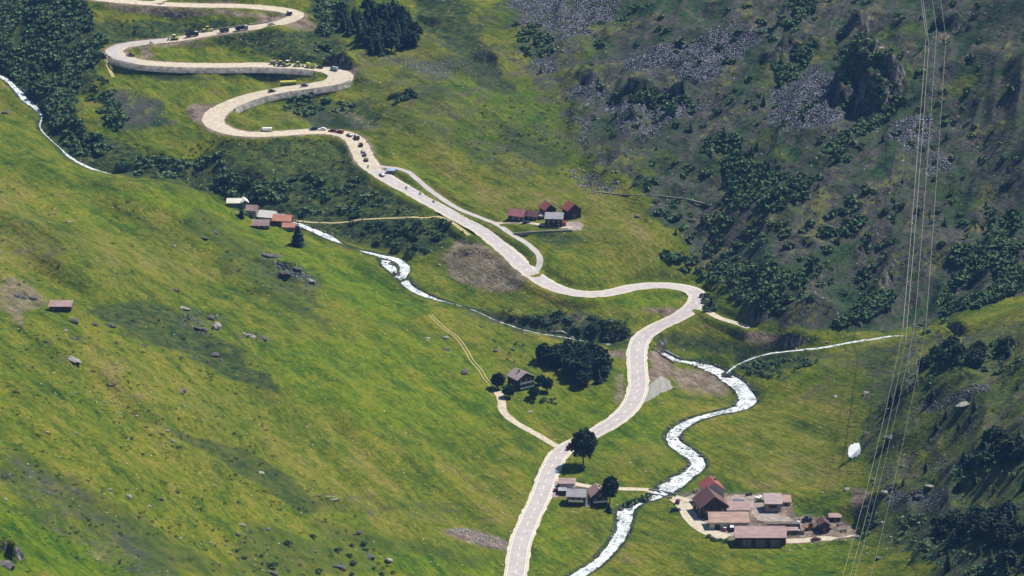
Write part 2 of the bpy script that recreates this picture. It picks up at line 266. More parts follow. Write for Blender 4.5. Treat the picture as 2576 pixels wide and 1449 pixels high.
P_SCREE = [(1,[(1560,160),(1640,120),(1760,100),(1850,70),(1905,66),(1893,120),(1830,175),(1750,205),(1690,180),(1600,190)]),(.85,[(1270,-20),(1580,-20),(1530,40),(1440,110),(1390,110),(1330,60)]),
           (1,[(1935,250),(1990,210),(2060,165),(2118,190),(2110,280),(2070,315),(2000,335),(1945,310)]),(.9,[(2225,320),(2300,290),(2350,300),(2352,365),(2270,375)]),(.8,[(1428,215),(1515,200),(1500,250),(1440,255)]),
           (.7,[(1320,130),(1410,150),(1400,205),(1340,185)]),(.6,[(2300,390),(2400,380),(2420,440),(2330,430)]),(.6,[(1500,240),(1700,220),(1800,260),(1700,330),(1560,340)]),(.55,[(1430,260),(1480,300),(1500,400),(1440,380)]),
           (.8,[(2300,1010),(2480,960),(2500,975),(2370,1030),(2310,1035)]),(.7,[(2200,1230),(2400,1235),(2460,1250),(2320,1270),(2200,1262)]),(.6,[(2360,1160),(2440,1160),(2400,1200),(2350,1190)]),(.7,[(640,620),(730,660),(800,720),(760,720),(680,670)]),
           (.3,[(440,760),(560,790),(550,850),(470,830)]),(.35,[(130,880),(220,900),(215,925),(150,910)]),(.5,[(600,830),(680,845),(670,862),(600,850)]),(.5,[(1000,140),(1200,160),(1150,200),(1000,180)]),(.6,[(1440,430),(1530,440),(1530,500),(1470,480)])]
P_DIRT = [(.72,[(1110,650),(1135,615),(1160,595),(1215,612),(1275,650),(1320,695),(1322,725),(1260,742),(1180,722),(1120,690)]),(1,[(1505,878),(1590,885),(1595,930),(1570,905),(1540,893)]),(1,[(1628,885),(1660,882),(1700,912),(1680,930),(1640,930)]),(.8,[(1650,925),(1720,920),(1790,935),(1825,965),(1838,1000),(1790,985),(1720,975),(1680,950)]),(.55,[(1690,950),(1780,955),(1838,1000),(1760,1000),(1700,980)]),(.9,[(1622,930),(1660,925),(1680,950),(1640,970),(1620,990)]),
          (.9,[(1868,832),(1930,835),(1998,848),(1940,866),(1885,860)]),(1,[(255,8),(330,14),(560,27),(700,36),(722,50),(660,64),(625,66),(655,44),(560,40),(400,37),(300,26)]),(1,[(462,268),(500,262),(560,262),(620,236),(640,240),(560,275),(530,300),(520,320),(485,305)]),
          (.62,[(0,690),(60,698),(110,735),(130,760),(60,790),(60,850),(20,800),(0,780)]),(.9,[(2138,1228),(2190,1232),(2180,1270),(2165,1310),(2148,1290)]),(.9,[(1695,1250),(1770,1235),(1900,1238),(1990,1245),(2000,1300),(2120,1300),(2165,1340),(2150,1358),(1985,1370),(1960,1360),(1845,1362),(1790,1348),(1735,1318),(1715,1285)]),
          (1,[(1400,570),(1430,556),(1470,560),(1470,580),(1420,580)]),(1,[(930,405),(985,420),(990,432),(960,430)]),(1,[(1110,1330),(1170,1328),(1280,1362),(1280,1388),(1200,1372),(1140,1350)]),(1,[(1600,776),(1700,775),(1740,790),(1690,800),(1640,788)]),
          (1,[(1388,1200),(1410,1206),(1440,1216),(1545,1226),(1540,1240),(1480,1240),(1400,1250),(1382,1250),(1372,1220)]),(.9,[(262,120),(300,105),(420,96),(560,72),(640,60),(640,80),(500,95),(450,112),(520,112),(520,120),(380,118),(320,110)]),
          (.9,[(350,122),(370,118),(400,146),(360,150)]),(.8,[(690,52),(770,40),(800,64),(780,80),(720,70)]),(1,[(650,60),(700,35),(735,38),(700,55)]),(.7,[(820,150),(900,160),(920,180),(890,200),(830,165)]),(.8,[(2340,90),(2370,80),(2400,95),(2360,110)]),
          (.8,[(2180,108),(2240,120),(2230,130),(2190,128)]),(.7,[(1560,940),(1572,930),(1580,1000),(1550,1030),(1545,990)]),(.5,[(780,250),(900,280),(960,330),(930,335),(850,285)])]
P_DARK = [(1,[(-300,-100),(200,-100),(240,40),(268,110),(262,150),(225,210),(190,270),(220,330),(330,380),(300,430),(220,420),(140,360),(100,290),(0,180),(-300,100)]),(.85,[(270,330),(330,380),(450,400),(560,390),(620,430),(740,450),(900,420),(1010,490),(1120,560),(1150,600),(1060,650),(960,630),(830,600),(700,560),(560,500),(450,465),(300,435)]),
          (.62,[(560,350),(880,350),(900,420),(760,460),(600,430),(500,380)]),(.9,[(270,50),(480,50),(620,60),(440,96),(300,110),(250,90)]),(.9,[(350,178),(520,180),(600,195),(500,200),(380,200)]),(.9,[(560,85),(790,75),(800,160),(700,155),(560,110)]),(.8,[(700,250),(940,260),(960,330),(900,330),(780,310)]),
          (.8,[(800,-50),(880,-50),(880,40),(850,150),(800,150),(780,50)]),(.9,[(1000,-60),(1150,-60),(1200,60),(1240,150),(1290,230),(1230,230),(1170,150),(1050,60)]),(.8,[(1240,790),(1500,800),(1590,850),(1590,880),(1400,850),(1300,830)]),(.7,[(1650,830),(1900,860),(2000,880),(1900,905),(1700,880)]),
          (.9,[(2300,800),(2576,680),(2576,740),(2330,825)]),(.7,[(1500,600),(1350,560),(1400,640),(1300,640)]),(.8,[(1840,860),(2100,900),(1900,960),(1850,930)]),(.7,[(1680,990),(1830,1000),(1850,1010),(1760,1020),(1690,1005)]),(.7,[(200,770),(330,750),(430,765),(520,830),(640,900),(720,1010),(600,960),(460,890),(300,830)]),(.5,[(0,1110),(250,1220),(450,1350),(600,1449),(430,1449),(200,1310),(0,1190)]),(.5,[(700,1290),(900,1330),(1240,1400),(1240,1430),(900,1390)]),(.45,[(930,800),(1160,840),(1120,860),(930,830)]),(.5,[(560,560),(700,640),(800,760),(860,860),(780,820),(660,740),(540,640)]),(.6,[(400,1060),(520,1090),(700,1180),(830,1270),(760,1300),(600,1200),(440,1110)]),  # last polygon: terrain shade of the left hollow, put into the ground colour
          (.5,[(620,1300),(900,1380),(1000,1449),(560,1449)]),(.6,[(1130,200),(1000,220),(1060,260),(1130,260)]),(.6,[(1220,360),(1300,380),(1420,410),(1400,425),(1250,395)]),(.55,[(1380,455),(1470,470),(1480,490),(1390,480)]),(.5,[(1120,130),(1200,160),(1280,240),(1230,240),(1140,180)]),(.6,[(1250,300),(1450,400),(1400,450),(1250,350)]),(.7,[(2150,1290),(2300,1260),(2576,1280),(2576,1449),(2400,1449),(2250,1380),(2170,1330)]),(.5,[(480,500),(640,600),(560,620),(440,570)]),(.5,[(560,620),(740,680),(790,760),(700,780),(560,680)])]
P_DRY = [(1,[(1100,400),(1330,400),(1500,520),(1650,540),(1730,640),(1760,690),(1600,700),(1450,640),(1330,560),(1150,470)]),(.8,[(900,60),(1450,60),(1450,300),(1300,330),(1100,300),(900,200)]),(.8,[(0,420),(420,560),(560,700),(400,760),(0,680)]),(.5,[(0,820),(500,900),(760,1050),(1100,1250),(1280,1330),(1280,1400),(900,1290),(500,1200),(250,1000),(0,900)]),
         (.7,[(1700,810),(1800,830),(1760,870),(1680,850)]),(.8,[(1900,1020),(2130,950),(2150,1200),(1850,1230),(1850,1120)]),(.7,[(1450,780),(1600,770),(1590,800),(1480,800)]),(.8,[(800,250),(960,310),(1200,360),(1180,400),(960,350)]),(.7,[(2000,880),(2400,840),(2576,780),(2576,820),(2200,920)]),(.6,[(1600,1130),(1680,1130),(1680,1200),(1540,1180)]),(.6,[(1420,1280),(1540,1290),(1480,1400),(1380,1400)])]
P_LUSH = [(1,[(150,460),(560,500),(880,640),(1080,770),(1000,860),(760,700),(560,560)]),(.9,[(650,880),(1050,830),(1250,900),(1240,1100),(1000,1080),(760,1000)]),(1,[(0,1270),(260,1380),(520,1449),(0,1449)]),(1,[(640,1330),(1250,1400),(1250,1449),(900,1449),(560,1300)]),(.8,[(1090,190),(1330,210),(1440,300),(1350,330),(1180,290)]),
          (1,[(1480,745),(1600,730),(1690,745),(1700,765),(1600,778),(1500,765)]),(.8,[(1500,1020),(1640,1030),(1680,1080),(1500,1170)]),(.8,[(1380,1250),(1300,1440),(1480,1400)]),(1,[(1990,1380),(2130,1360),(2150,1449),(1900,1449)]),(.7,[(1330,990),(1560,990),(1500,1090),(1320,1060)]),(.6,[(100,470),(400,560),(320,600),(60,520)])]
HEATH = mask(P_HEATH, 8, 40) * (1 - .38 * sstep(.52, .74, fbm(GX, GY, 34, 3, 61)) * (GV < 760))
RD, _ = field(river, 12, [river[:, 2]]); RW = field(river, 12, [river[:, 3]])[1][0]
SCREE = mask(P_SCREE, 8, 44); DIRT = np.maximum(mask(P_DIRT, 3, 14), DRT); DARK = np.maximum(mask(P_DARK, 7, 34), .8 * (1 - sstep(1.2, 3.6, RD - RW))); DRY = mask(P_DRY, 8, 40); LUSH = mask(P_LUSH, 8, 30)

# ------------------------------------------------------------------ materials
def newmat(name, col=(.5,.5,.5), rough=.7, spec=.3, metal=0.0):
    m = bpy.data.materials.new(name); m.use_nodes = True; b = m.node_tree.nodes['Principled BSDF']
    b.inputs['Base Color'].default_value = (*col, 1); b.inputs['Roughness'].default_value = rough
    b.inputs['Specular IOR Level'].default_value = spec; b.inputs['Metallic'].default_value = metal
    return m, m.node_tree, b
class NT:
    """small helper for writing node trees"""
    def __init__(s, t): s.t = t; s.pos = None
    def n(s, k, **kw):
        x = s.t.nodes.new(k)
        for a, b in kw.items(): setattr(x, a, b)
        return x
    def l(s, a, b): s.t.links.new(a, b)
    def P(s):
        if s.pos is None: s.pos = s.n('ShaderNodeNewGeometry').outputs['Position']
        return s.pos
    def noise(s, scale, detail=4, rough=.6, stretch=None, rot=0, dist=0.0):
        v = s.P()
        if stretch:
            m = s.n('ShaderNodeMapping', vector_type='TEXTURE'); m.inputs['Rotation'].default_value = (0, 0, rot); m.inputs['Scale'].default_value = tuple(1 / q for q in stretch); s.l(v, m.inputs['Vector']); v = m.outputs[0]
        x = s.n('ShaderNodeTexNoise'); x.inputs['Scale'].default_value = scale; x.inputs['Detail'].default_value = detail; x.inputs['Roughness'].default_value = rough; x.inputs['Distortion'].default_value = dist
        s.l(v, x.inputs['Vector']); return x.outputs['Fac']
    def vor(s, scale, feat='F1', stretch=None):
        v = s.P()
        if stretch:
            m = s.n('ShaderNodeMapping'); m.inputs['Scale'].default_value = stretch; s.l(v, m.inputs['Vector']); v = m.outputs[0]
        x = s.n('ShaderNodeTexVoronoi', feature=feat); x.inputs['Scale'].default_value = scale; s.l(v, x.inputs['Vector']); return x
    def ramp(s, f, stops):
        x = s.n('ShaderNodeValToRGB'); e = x.color_ramp.elements
        while len(e) < len(stops): e.new(.5)
        for q, (p, c) in zip(e, stops): q.position = p; q.color = (*c, 1) if len(c) == 3 else c
        s.l(f, x.inputs[0]); return x.outputs[0]
    def mr(s, f, a, b, c=0.0, d=1.0):
        x = s.n('ShaderNodeMapRange'); x.inputs['From Min'].default_value = a; x.inputs['From Max'].default_value = b; x.inputs['To Min'].default_value = c; x.inputs['To Max'].default_value = d
        s.l(f, x.inputs['Value']); return x.outputs['Result']
    def mix(s, f, a, b, mode='MIX'):
        x = s.n('ShaderNodeMix', data_type='RGBA', blend_type=mode)
        if isinstance(f, (int, float)): x.inputs[0].default_value = f
        else: s.l(f, x.inputs[0])
        for v, i in ((a, 6), (b, 7)):
            if isinstance(v, tuple): x.inputs[i].default_value = (*v, 1)
            else: s.l(v, x.inputs[i])
        return x.outputs[2]
    def math(s, op, a, b=None):
        x = s.n('ShaderNodeMath', operation=op)
        for v, i in ((a, 0), (b, 1)):
            if v is None: continue
            if isinstance(v, (int, float)): x.inputs[i].default_value = v
            else: s.l(v, x.inputs[i])
        return x.outputs[0]
    def bump(s, h, strength, dist, b, prev=None):
        x = s.n('ShaderNodeBump'); x.inputs['Strength'].default_value = strength; x.inputs['Distance'].default_value = dist; s.l(h, x.inputs['Height'])
        if prev is not None: s.l(prev, x.inputs['Normal'])
        if b is not None: s.l(x.outputs[0], b.inputs['Normal'])
        return x.outputs[0]

def terrain_material():
    m, t, b = newmat('meadow_and_heath', rough=.95, spec=.08); k = NT(t)
    at1 = k.n('ShaderNodeAttribute', attribute_name='cover_a'); at2 = k.n('ShaderNodeAttribute', attribute_name='cover_b')
    s1 = k.n('ShaderNodeSeparateColor'); s2 = k.n('ShaderNodeSeparateColor'); k.l(at1.outputs['Color'], s1.inputs[0]); k.l(at2.outputs['Color'], s2.inputs[0])
    heath, scree, dirt = s1.outputs[0], s1.outputs[1], s1.outputs[2]; dark, dry, lush = s2.outputs[0], s2.outputs[1], s2.outputs[2]
    big = k.noise(.018, 4, .6); mid = k.noise(.10, 5, .7, (1, 1, 1), 0, .6); fine = k.noise(.5, 5, .75); tiny = k.noise(2.2, 3, .7)
    streak = k.noise(.30, 4, .7, (1.0, .15, 1), R(32), .3); streak2 = k.noise(.9, 4, .7, (1.0, .2, 1), R(32))
    swath = k.noise(.05, 4, .65, (1.0, .28, 1), R(32), .5)
    f = k.math('ADD', k.math('MULTIPLY', mid, .30), k.math('ADD', k.math('MULTIPLY', streak, .25), k.math('ADD', k.math('MULTIPLY', big, .15), k.math('MULTIPLY', swath, .30))))
    grass = k.ramp(f, [(.37, (0.017,0.042,0.007)), (.44, (0.051,0.088,0.007)), (.50, (0.098,0.124,0.009)), (.56, (0.146,0.145,0.018)), (.63, (0.166,0.128,0.058)), (.72, (.13,.095,.05))])
    dryc = k.ramp(f, [(.37, (0.032,0.053,0.007)), (.44, (0.088,0.105,0.009)), (.50, (0.140,0.137,0.018)), (.57, (0.166,0.137,0.066)), (.66, (.16,.11,.06))])
    lushc = k.ramp(f, [(.37, (0.015,0.050,0.007)), (.44, (0.050,0.097,0.006)), (.51, (0.100,0.141,0.006)), (.60, (0.153,0.152,0.013))])
    c = k.mix(k.math('MULTIPLY', dry, .55), grass, dryc); c = k.mix(lush, c, lushc)
    # tufts: light and dark grain
    c = k.mix(.7, c, k.ramp(fine, [(.34, (.40,.50,.55)), (.5, (.95,.97,.9)), (.66, (1.5,1.4,1.3))]), 'MULTIPLY')
    c = k.mix(.6, c, k.ramp(streak2, [(.36, (.45,.55,.5)), (.5, (1,1,1)), (.64, (1.35,1.25,1.2))]), 'MULTIPLY')
    gul_shade = k.noise(.10, 5, .65, (1.0, .13, 1), R(32), .3)  # diagonal streaks: gully growth, with the shade of weak slope relief painted in
    c = k.mix(.6, c, k.ramp(gul_shade, [(.36, (.42,.58,.50)), (.46, (.85,.92,.85)), (.56, (1.08,1.05,1.0)), (.66, (1.25,1.12,1.05))]), 'MULTIPLY')
    # darker coarse grass and low shrubs, and the painted shade of the left hollow
    dk = k.ramp(k.noise(.25, 5, .75), [(.34, (0.007,0.022,0.016)), (.46, (0.022,0.044,0.016)), (.56, (0.054,0.075,0.016)), (.66, (0.096,0.099,0.024)), (.76, (0.132,0.105,0.081))])
    c = k.mix(k.mr(k.math('ADD', dark, k.math('MULTIPLY', k.math('SUBTRACT', fine, .5), 1.1)), .30, .70), c, dk)
    # heath
    hf = k.math('ADD', k.math('MULTIPLY', k.noise(.055, 5, .7, (1, .35, 1), R(-24), .4), .5), k.math('MULTIPLY', k.noise(.38, 5, .8, (1, .5, 1), R(-24)), .5))
    hc = k.ramp(hf, [(.38, (0.006,0.023,0.016)), (.44, (0.022,0.049,0.019)), (.48, (0.039,0.060,0.019)), (.51, (0.047,0.047,0.052)), (.54, (0.062,0.054,0.069)), (.565, (0.071,0.086,0.019)), (.62, (0.142,0.134,0.041)), (.70, (0.243,0.225,0.248))])
    c = k.mix(k.mr(k.math('ADD', heath, k.math('MULTIPLY', k.math('SUBTRACT', mid, .5), 1.6)), .3, .72), c, hc)
    # scree: a litter of stones with gaps
    v = k.vor(1.05); sn = k.noise(1.3, 4, .8)
    st = k.mix(k.mr(k.math('ADD', v.outputs['Distance'], k.math('MULTIPLY', sn, .5)), .45, .8), k.ramp(v.outputs['Color'], [(.15, (.12,.13,.19)), (.5, (.24,.24,.33)), (.92, (.46,.46,.55))]), (.012,.018,.018))
    sm = k.math('MULTIPLY', scree, k.mr(k.noise(.16, 6, .8), .34, .60)); c = k.mix(k.mr(k.math('ADD', sm, k.math('MULTIPLY', k.math('SUBTRACT', fine, .5), .7)), .12, .52), c, st)
    # single stones in the grass
    v2 = k.vor(.30); r2 = k.n('ShaderNodeSeparateColor'); k.l(v2.outputs['Color'], r2.inputs[0])
    isst = k.math('MULTIPLY', k.math('LESS_THAN', v2.outputs['Distance'], .11), k.math('GREATER_THAN', r2.outputs[0], .78)); c = k.mix(k.math('MULTIPLY', isst, .9), c, (.40,.38,.34))
    # bare earth and gravel
    dc = k.ramp(k.math('ADD', k.math('MULTIPLY', k.noise(.16, 5, .75), .5), k.math('MULTIPLY', k.noise(1.1, 4, .8), .5)), [(.36, (.035,.040,.022)), (.44, (.10,.075,.065)), (.51, (.18,.135,.11)), (.58, (.28,.225,.185)), (.7, (.44,.38,.32))])
    c = k.mix(k.mr(k.math('ADD', dirt, k.math('MULTIPLY', k.math('SUBTRACT', fine, .5), 1.5)), .28, .88), c, dc)
    # bare rock where it is too steep for soil
    ns = k.n('ShaderNodeSeparateXYZ'); g = k.n('ShaderNodeNewGeometry'); k.l(g.outputs['Normal'], ns.inputs[0])
    rk = k.ramp(k.noise(.5, 6, .75, (1, 1, .35)), [(.38, (.012,.016,.018)), (.48, (.055,.06,.055)), (.54, (.12,.11,.12)), (.64, (.32,.29,.28))])
    c = k.mix(k.mr(k.math('ADD', ns.outputs[2], k.math('MULTIPLY', k.math('SUBTRACT', fine, .5), .35)), .60, .48), c, rk)
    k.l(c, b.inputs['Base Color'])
    h = k.math('ADD', k.math('MULTIPLY', fine, .6), k.math('ADD', k.math('MULTIPLY', tiny, .2), k.math('MULTIPLY', streak, 1.2)))
    p = k.bump(h, .8, 1.3, None); k.bump(k.math('ADD', k.math('MULTIPLY', v.outputs['Distance'], k.math('MULTIPLY', scree, -1)), 0.0), .8, 1.6, b, p)
    return m
M = {'terrain': terrain_material()}
def simple(name, c0, c1, scale, rough=.8, spec=.2, metal=0.0, bumpd=0.0, stretch=None, rot=0, detail=5, lo=.35, hi=.68):
    m, t, b = newmat(name, c0, rough, spec, metal); k = NT(t); f = k.noise(scale, detail, .65, stretch, rot)
    k.l(k.ramp(f, [(lo, c0), (hi, c1)]), b.inputs['Base Color'])
    if bumpd: k.bump(f, .6, bumpd, b)
    M[name] = m; return m
simple('asphalt', (.33,.305,.30), (.43,.40,.395), .35, .85, .2)
simple('gravel', (.34,.295,.225), (.54,.48,.38), .5, .95, .1, bumpd=.2)
simple('pale_gravel', (.17,.17,.155), (.30,.29,.27), .5, .95, .1, bumpd=.1)
simple('shoulder', (.38,.35,.27), (.64,.59,.48), .9, .95, .1, bumpd=.1)
simple('lane', (.33,.29,.22), (.54,.49,.38), .7, .95, .1)
simple('yard', (.18,.150,.135), (.36,.31,.28), .5, .95, .1)
simple('earth_track', (.28,.23,.10), (.46,.40,.22), .9, .95, .1)
simple('paint', (.72,.71,.68), (.84,.83,.80), 1.5, .6, .3)
simple('concrete', (.10,.10,.085), (.30,.285,.26), .35, .9, .1, bumpd=.5)
simple('wall_stone', (.20,.19,.18), (.42,.39,.36), 1.2, .9, .2, bumpd=.15)
simple('plaster', (.50,.48,.45), (.66,.64,.60), .5, .85, .2)
simple('wood_dark', (.040,.028,.022), (.095,.065,.048), 1.4, .85, .2, stretch=(1,1,.15))
simple('wood_grey', (.11,.10,.10), (.24,.22,.20), 1.4, .85, .2, stretch=(1,1,.15))
simple('trunk', (.045,.032,.022), (.10,.075,.055), 2, .95, .1)
simple('roof_red', (.22,.060,.052), (.33,.10,.085), .8, .65, .3, stretch=(.4,1,1))
simple('roof_crimson', (.24,.085,.105), (.34,.13,.155), .8, .65, .3, stretch=(.4,1,1))
simple('roof_maroon', (.085,.042,.044), (.15,.080,.074), .6, .7, .3, stretch=(.4,1,1))
simple('roof_pink', (.22,.15,.145), (.34,.24,.23), .5, .75, .3, stretch=(.4,1,1))
simple('roof_tan', (.23,.145,.13), (.36,.26,.20), .35, .75, .3, stretch=(.4,1,1))
simple('roof_orange', (.36,.15,.10), (.50,.24,.17), .8, .7, .3, stretch=(.4,1,1))
simple('roof_slate', (.20,.20,.225), (.33,.33,.36), .8, .6, .3, stretch=(.4,1,1))
simple('roof_cream', (.56,.52,.45), (.76,.72,.64), .7, .7, .3)
simple('roof_white', (.60,.59,.56), (.74,.73,.70), .7, .6, .3)
simple('roof_mauve', (.25,.19,.20), (.38,.30,.31), .7, .7, .3, stretch=(.4,1,1))
simple('rock', (.030,.032,.038), (.17,.155,.15), .9, .9, .15, bumpd=.4)
simple('scree_rock', (.08,.08,.11), (.27,.26,.32), .35, .9, .15)
simple('rock_pale', (.12,.118,.115), (.36,.335,.31), .9, .9, .15, bumpd=.4)
simple('tyre', (.012,.012,.013), (.025,.025,.026), 3, .9, .2)
simple('tarp', (.80,.82,.84), (.92,.93,.94), .6, .6, .2)
simple('steel', (.30,.32,.32), (.48,.50,.49), 1, .6, .4, .3)
simple('glass', (.015,.02,.028), (.03,.04,.05), 1, .12, .6)
def paint(name, c, rough=.35):
    simple(name, tuple(x * .85 for x in c), c, .9, rough, .5); return M[name]
for nm, c in [('p_white',(.78,.78,.76)),('p_black',(.015,.016,.02)),('p_navy',(.020,.035,.10)),('p_silver',(.42,.44,.46)),('p_red',(.30,.025,.02)),('p_maroon',(.10,.015,.02)),('p_grey',(.10,.11,.12)),('p_yellow',(.62,.58,.10)),('p_lime',(.46,.55,.10)),('p_green',(.08,.12,.07)),('p_blue',(.28,.40,.55)),('p_orange',(.55,.16,.03)),('skin',(.45,.28,.2)),('leather',(.02,.02,.022)),('wire_metal',(.40,.39,.34))]: paint(nm, c)
def water():
    m, t, b = newmat('white_water', rough=.45, spec=.5); k = NT(t)
    f = k.math('ADD', k.math('MULTIPLY', k.noise(.95, 5, .8, (1,1,1), 0, 1.2), .7), k.math('MULTIPLY', k.noise(.25, 3, .6), .3))
    k.l(k.ramp(f, [(.40, (.03,.04,.04)), (.455, (.16,.19,.20)), (.495, (.52,.57,.60)), (.57, (.78,.81,.84))]), b.inputs['Base Color']); k.bump(f, .7, .6, b); M['water'] = m
water()
def leafmat(name, a, bb, c, sc=.16, sc2=.9):
    m, t, b = newmat(name, a, .75, .15); k = NT(t); oi = k.n('ShaderNodeObjectInfo')
    f = k.math('ADD', k.math('MULTIPLY', k.noise(sc, 4, .6), .5), k.math('MULTIPLY', k.noise(sc2, 3, .7), .5))
    col = k.ramp(f, [(.34, a), (.5, bb), (.68, c)]); col = k.mix(k.mr(oi.outputs['Random'], 0, 1, 0, .45), col, k.mix(1.0, col, (.62,.72,.62), 'MULTIPLY'))
    k.l(col, b.inputs['Base Color']); M[name] = m
leafmat('alder_leaf', (.030,.070,.030), (.075,.130,.050), (.14,.20,.085))
leafmat('spruce_needle', (.010,.026,.016), (.020,.044,.022), (.045,.075,.032))
leafmat('broad_leaf', (.010,.026,.012), (.024,.050,.018), (.055,.090,.028))
leafmat('scrub_leaf', (.018,.030,.012), (.045,.055,.020), (.085,.080,.040), .1, .8)
leafmat('heather', (.020,.045,.022), (.055,.070,.026), (.120,.120,.040), .1, .8)

# ------------------------------------------------------------------ mesh helpers
def me_np(name, V, Fq, mats, mi=None, smooth=False):
    V = np.asarray(V, np.float32); Fq = np.asarray(Fq, np.int32); k = Fq.shape[1]; me = bpy.data.meshes.new(name)
    me.vertices.add(len(V)); me.vertices.foreach_set('co', V.ravel()); me.loops.add(Fq.size); me.loops.foreach_set('vertex_index', Fq.ravel())
    me.polygons.add(len(Fq)); me.polygons.foreach_set('loop_start', np.arange(0, Fq.size, k, dtype=np.int32)); me.polygons.foreach_set('loop_total', np.full(len(Fq), k, np.int32))
    for m in mats: me.materials.append(M[m] if isinstance(m, str) else m)
    if mi is not None: me.polygons.foreach_set('material_index', np.asarray(mi, np.int32))
    if smooth: me.polygons.foreach_set('use_smooth', np.ones(len(Fq), bool))
    me.update(calc_edges=True); return me
class MB:
    """collects boxes, prisms and tubes into one mesh"""
    def __init__(s): s.v = []; s.f = []
    def add(s, vs, fs):
        o = len(s.v); s.v += [tuple(q) for q in vs]; s.f += [tuple(i + o for i in f) for f in fs]; return s
    def box(s, x0, x1, y0, y1, z0, z1, rot=0, c=(0, 0)):
        vs = []
        for x, y, z in [(x0,y0,z0),(x1,y0,z0),(x1,y1,z0),(x0,y1,z0),(x0,y0,z1),(x1,y0,z1),(x1,y1,z1),(x0,y1,z1)]:
            a, b = x - c[0], y - c[1]; vs.append((c[0] + a * math.cos(rot) - b * math.sin(rot), c[1] + a * math.sin(rot) + b * math.cos(rot), z))
        return s.add(vs, [(0,3,2,1),(4,5,6,7),(0,1,5,4),(1,2,6,5),(2,3,7,6),(3,0,4,7)])
    def prism(s, prof, y0, y1, ys=None):
        """prof: [(x,z)] extruded along y; ys = inset per point at both ends"""
        n = len(prof); ins = ys or [0] * n; vs = [(x, y0 + i, z) for (x, z), i in zip(prof, ins)] + [(x, y1 - i, z) for (x, z), i in zip(prof, ins)]
        fs = [tuple(range(n)), tuple(range(2 * n - 1, n - 1, -1))] + [((i + 1) % n, i, i + n, (i + 1) % n + n) for i in range(n)]
        return s.add(vs, fs)
    def tube(s, a, b, r0, r1=None, n=8):
        a, b = Vector(a), Vector(b); r1 = r0 if r1 is None else r1; d = (b - a).normalized(); p = d.orthogonal().normalized(); q = d.cross(p)
        vs = [a + (p * math.cos(t) + q * math.sin(t)) * r0 for t in [2 * math.pi * i / n for i in range(n)]] + [b + (p * math.cos(t) + q * math.sin(t)) * r1 for t in [2 * math.pi * i / n for i in range(n)]]
        return s.add(vs, [tuple(range(n))[::-1], tuple(range(n, 2 * n))] + [(i, (i + 1) % n, (i + 1) % n + n, i + n) for i in range(n)])
    def build(s, name, mat, parent=None, smooth=False, bevel=0):
        me = bpy.data.meshes.new(name); me.from_pydata(s.v, [], s.f)
        for m in (mat if isinstance(mat, (list, tuple)) else [mat]): me.materials.append(M[m])
        me.update(); o = bpy.data.objects.new(name, me); COL.objects.link(o); o.parent = parent
        if smooth: me.polygons.foreach_set('use_smooth', [True] * len(me.polygons))
        if bevel: q = o.modifiers.new('b', 'BEVEL'); q.width = bevel; q.segments = 1
        return o
def tag(o, label=None, cat=None, group=None, kind=None):
    for a, b in (('label', label), ('category', cat), ('group', group), ('kind', kind)):
        if b: o[a] = b
    return o
def empty(name, loc, rz=0, label=None, cat=None, group=None):
    o = bpy.data.objects.new(name, None); o.empty_display_size = .5; COL.objects.link(o); o.location = loc; o.rotation_euler = (0, 0, rz); return tag(o, label, cat, group)
def link(name, me, parent=None, loc=None):
    o = bpy.data.objects.new(name, me); COL.objects.link(o); o.parent = parent
    if loc is not None: o.location = loc
    return o
def kids(o): return [c for c in COL.objects if c.parent == o]
def dup(root, ch, loc, rz=0, sc=1.0, label=None, group=None):
    r = root.copy(); COL.objects.link(r); r.location = loc; r.rotation_euler = (0, 0, rz); r.scale = (sc, sc, sc) if not isinstance(sc, tuple) else sc
    if label: r['label'] = label
    if group: r['group'] = group
    for c, gs in ch:
        d = c.copy(); COL.objects.link(d); d.parent = r
        for g in gs: e = g.copy(); COL.objects.link(e); e.parent = d
    return r

# ------------------------------------------------------------------ the ground sheet
def build_ground():
    ny, nx = GX.shape; V = np.stack([GX, GY, ZF], -1).reshape(-1, 3); i = np.arange(ny - 1)[:, None] * nx + np.arange(nx - 1)[None]
    Fq = np.stack([i, i + 1, i + nx + 1, i + nx], -1).reshape(-1, 4); me = me_np('meadow_ground', V, Fq, ['terrain'], smooth=True)
    for nm, (a, b, c) in (('cover_a', (HEATH, SCREE, DIRT)), ('cover_b', (DARK, DRY, LUSH))):
        at = me.attributes.new(nm, 'FLOAT_COLOR', 'POINT'); d = np.stack([a, b, c, np.ones_like(a)], -1).astype(np.float32); at.data.foreach_set('color', d.ravel())
    return tag(link('terrain', me), kind='structure')
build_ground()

def tangents(p):
    t = np.gradient(p[:, :2], axis=0); t /= np.maximum(np.hypot(t[:, 0], t[:, 1]), 1e-6)[:, None]; return t
def ribbon(name, p, off, mat, dz, a=0, b=None, smooth=True, zarr=None):
    """off: lateral offsets (arrays or numbers) from left to right"""
    p = p[a:b]; t = tangents(p); nx, ny = -t[:, 1], t[:, 0]; rows = []
    for o in off:
        o = np.broadcast_to(np.asarray(o, float), (len(p),) if np.ndim(o) == 0 else np.shape(o)); o = o if len(o) == len(p) else o[a:b]
        rows.append(np.stack([p[:, 0] + nx * o, p[:, 1] + ny * o, p[:, 2] + dz], 1))
    V = np.concatenate(rows); n = len(p); i = np.arange(n - 1); Fq = np.concatenate([np.stack([i + k * n, i + k * n + 1, i + (k + 1) * n + 1, i + (k + 1) * n], 1) for k in range(len(off) - 1)])
    return V, Fq
def merged(name, parts, mat, kind='structure'):
    V = []; Fq = []; o = 0
    for v, f in parts: V.append(v); Fq.append(f + o); o += len(v)
    return tag(link(name, me_np(name, np.concatenate(V), np.concatenate(Fq), [mat])), kind=kind)
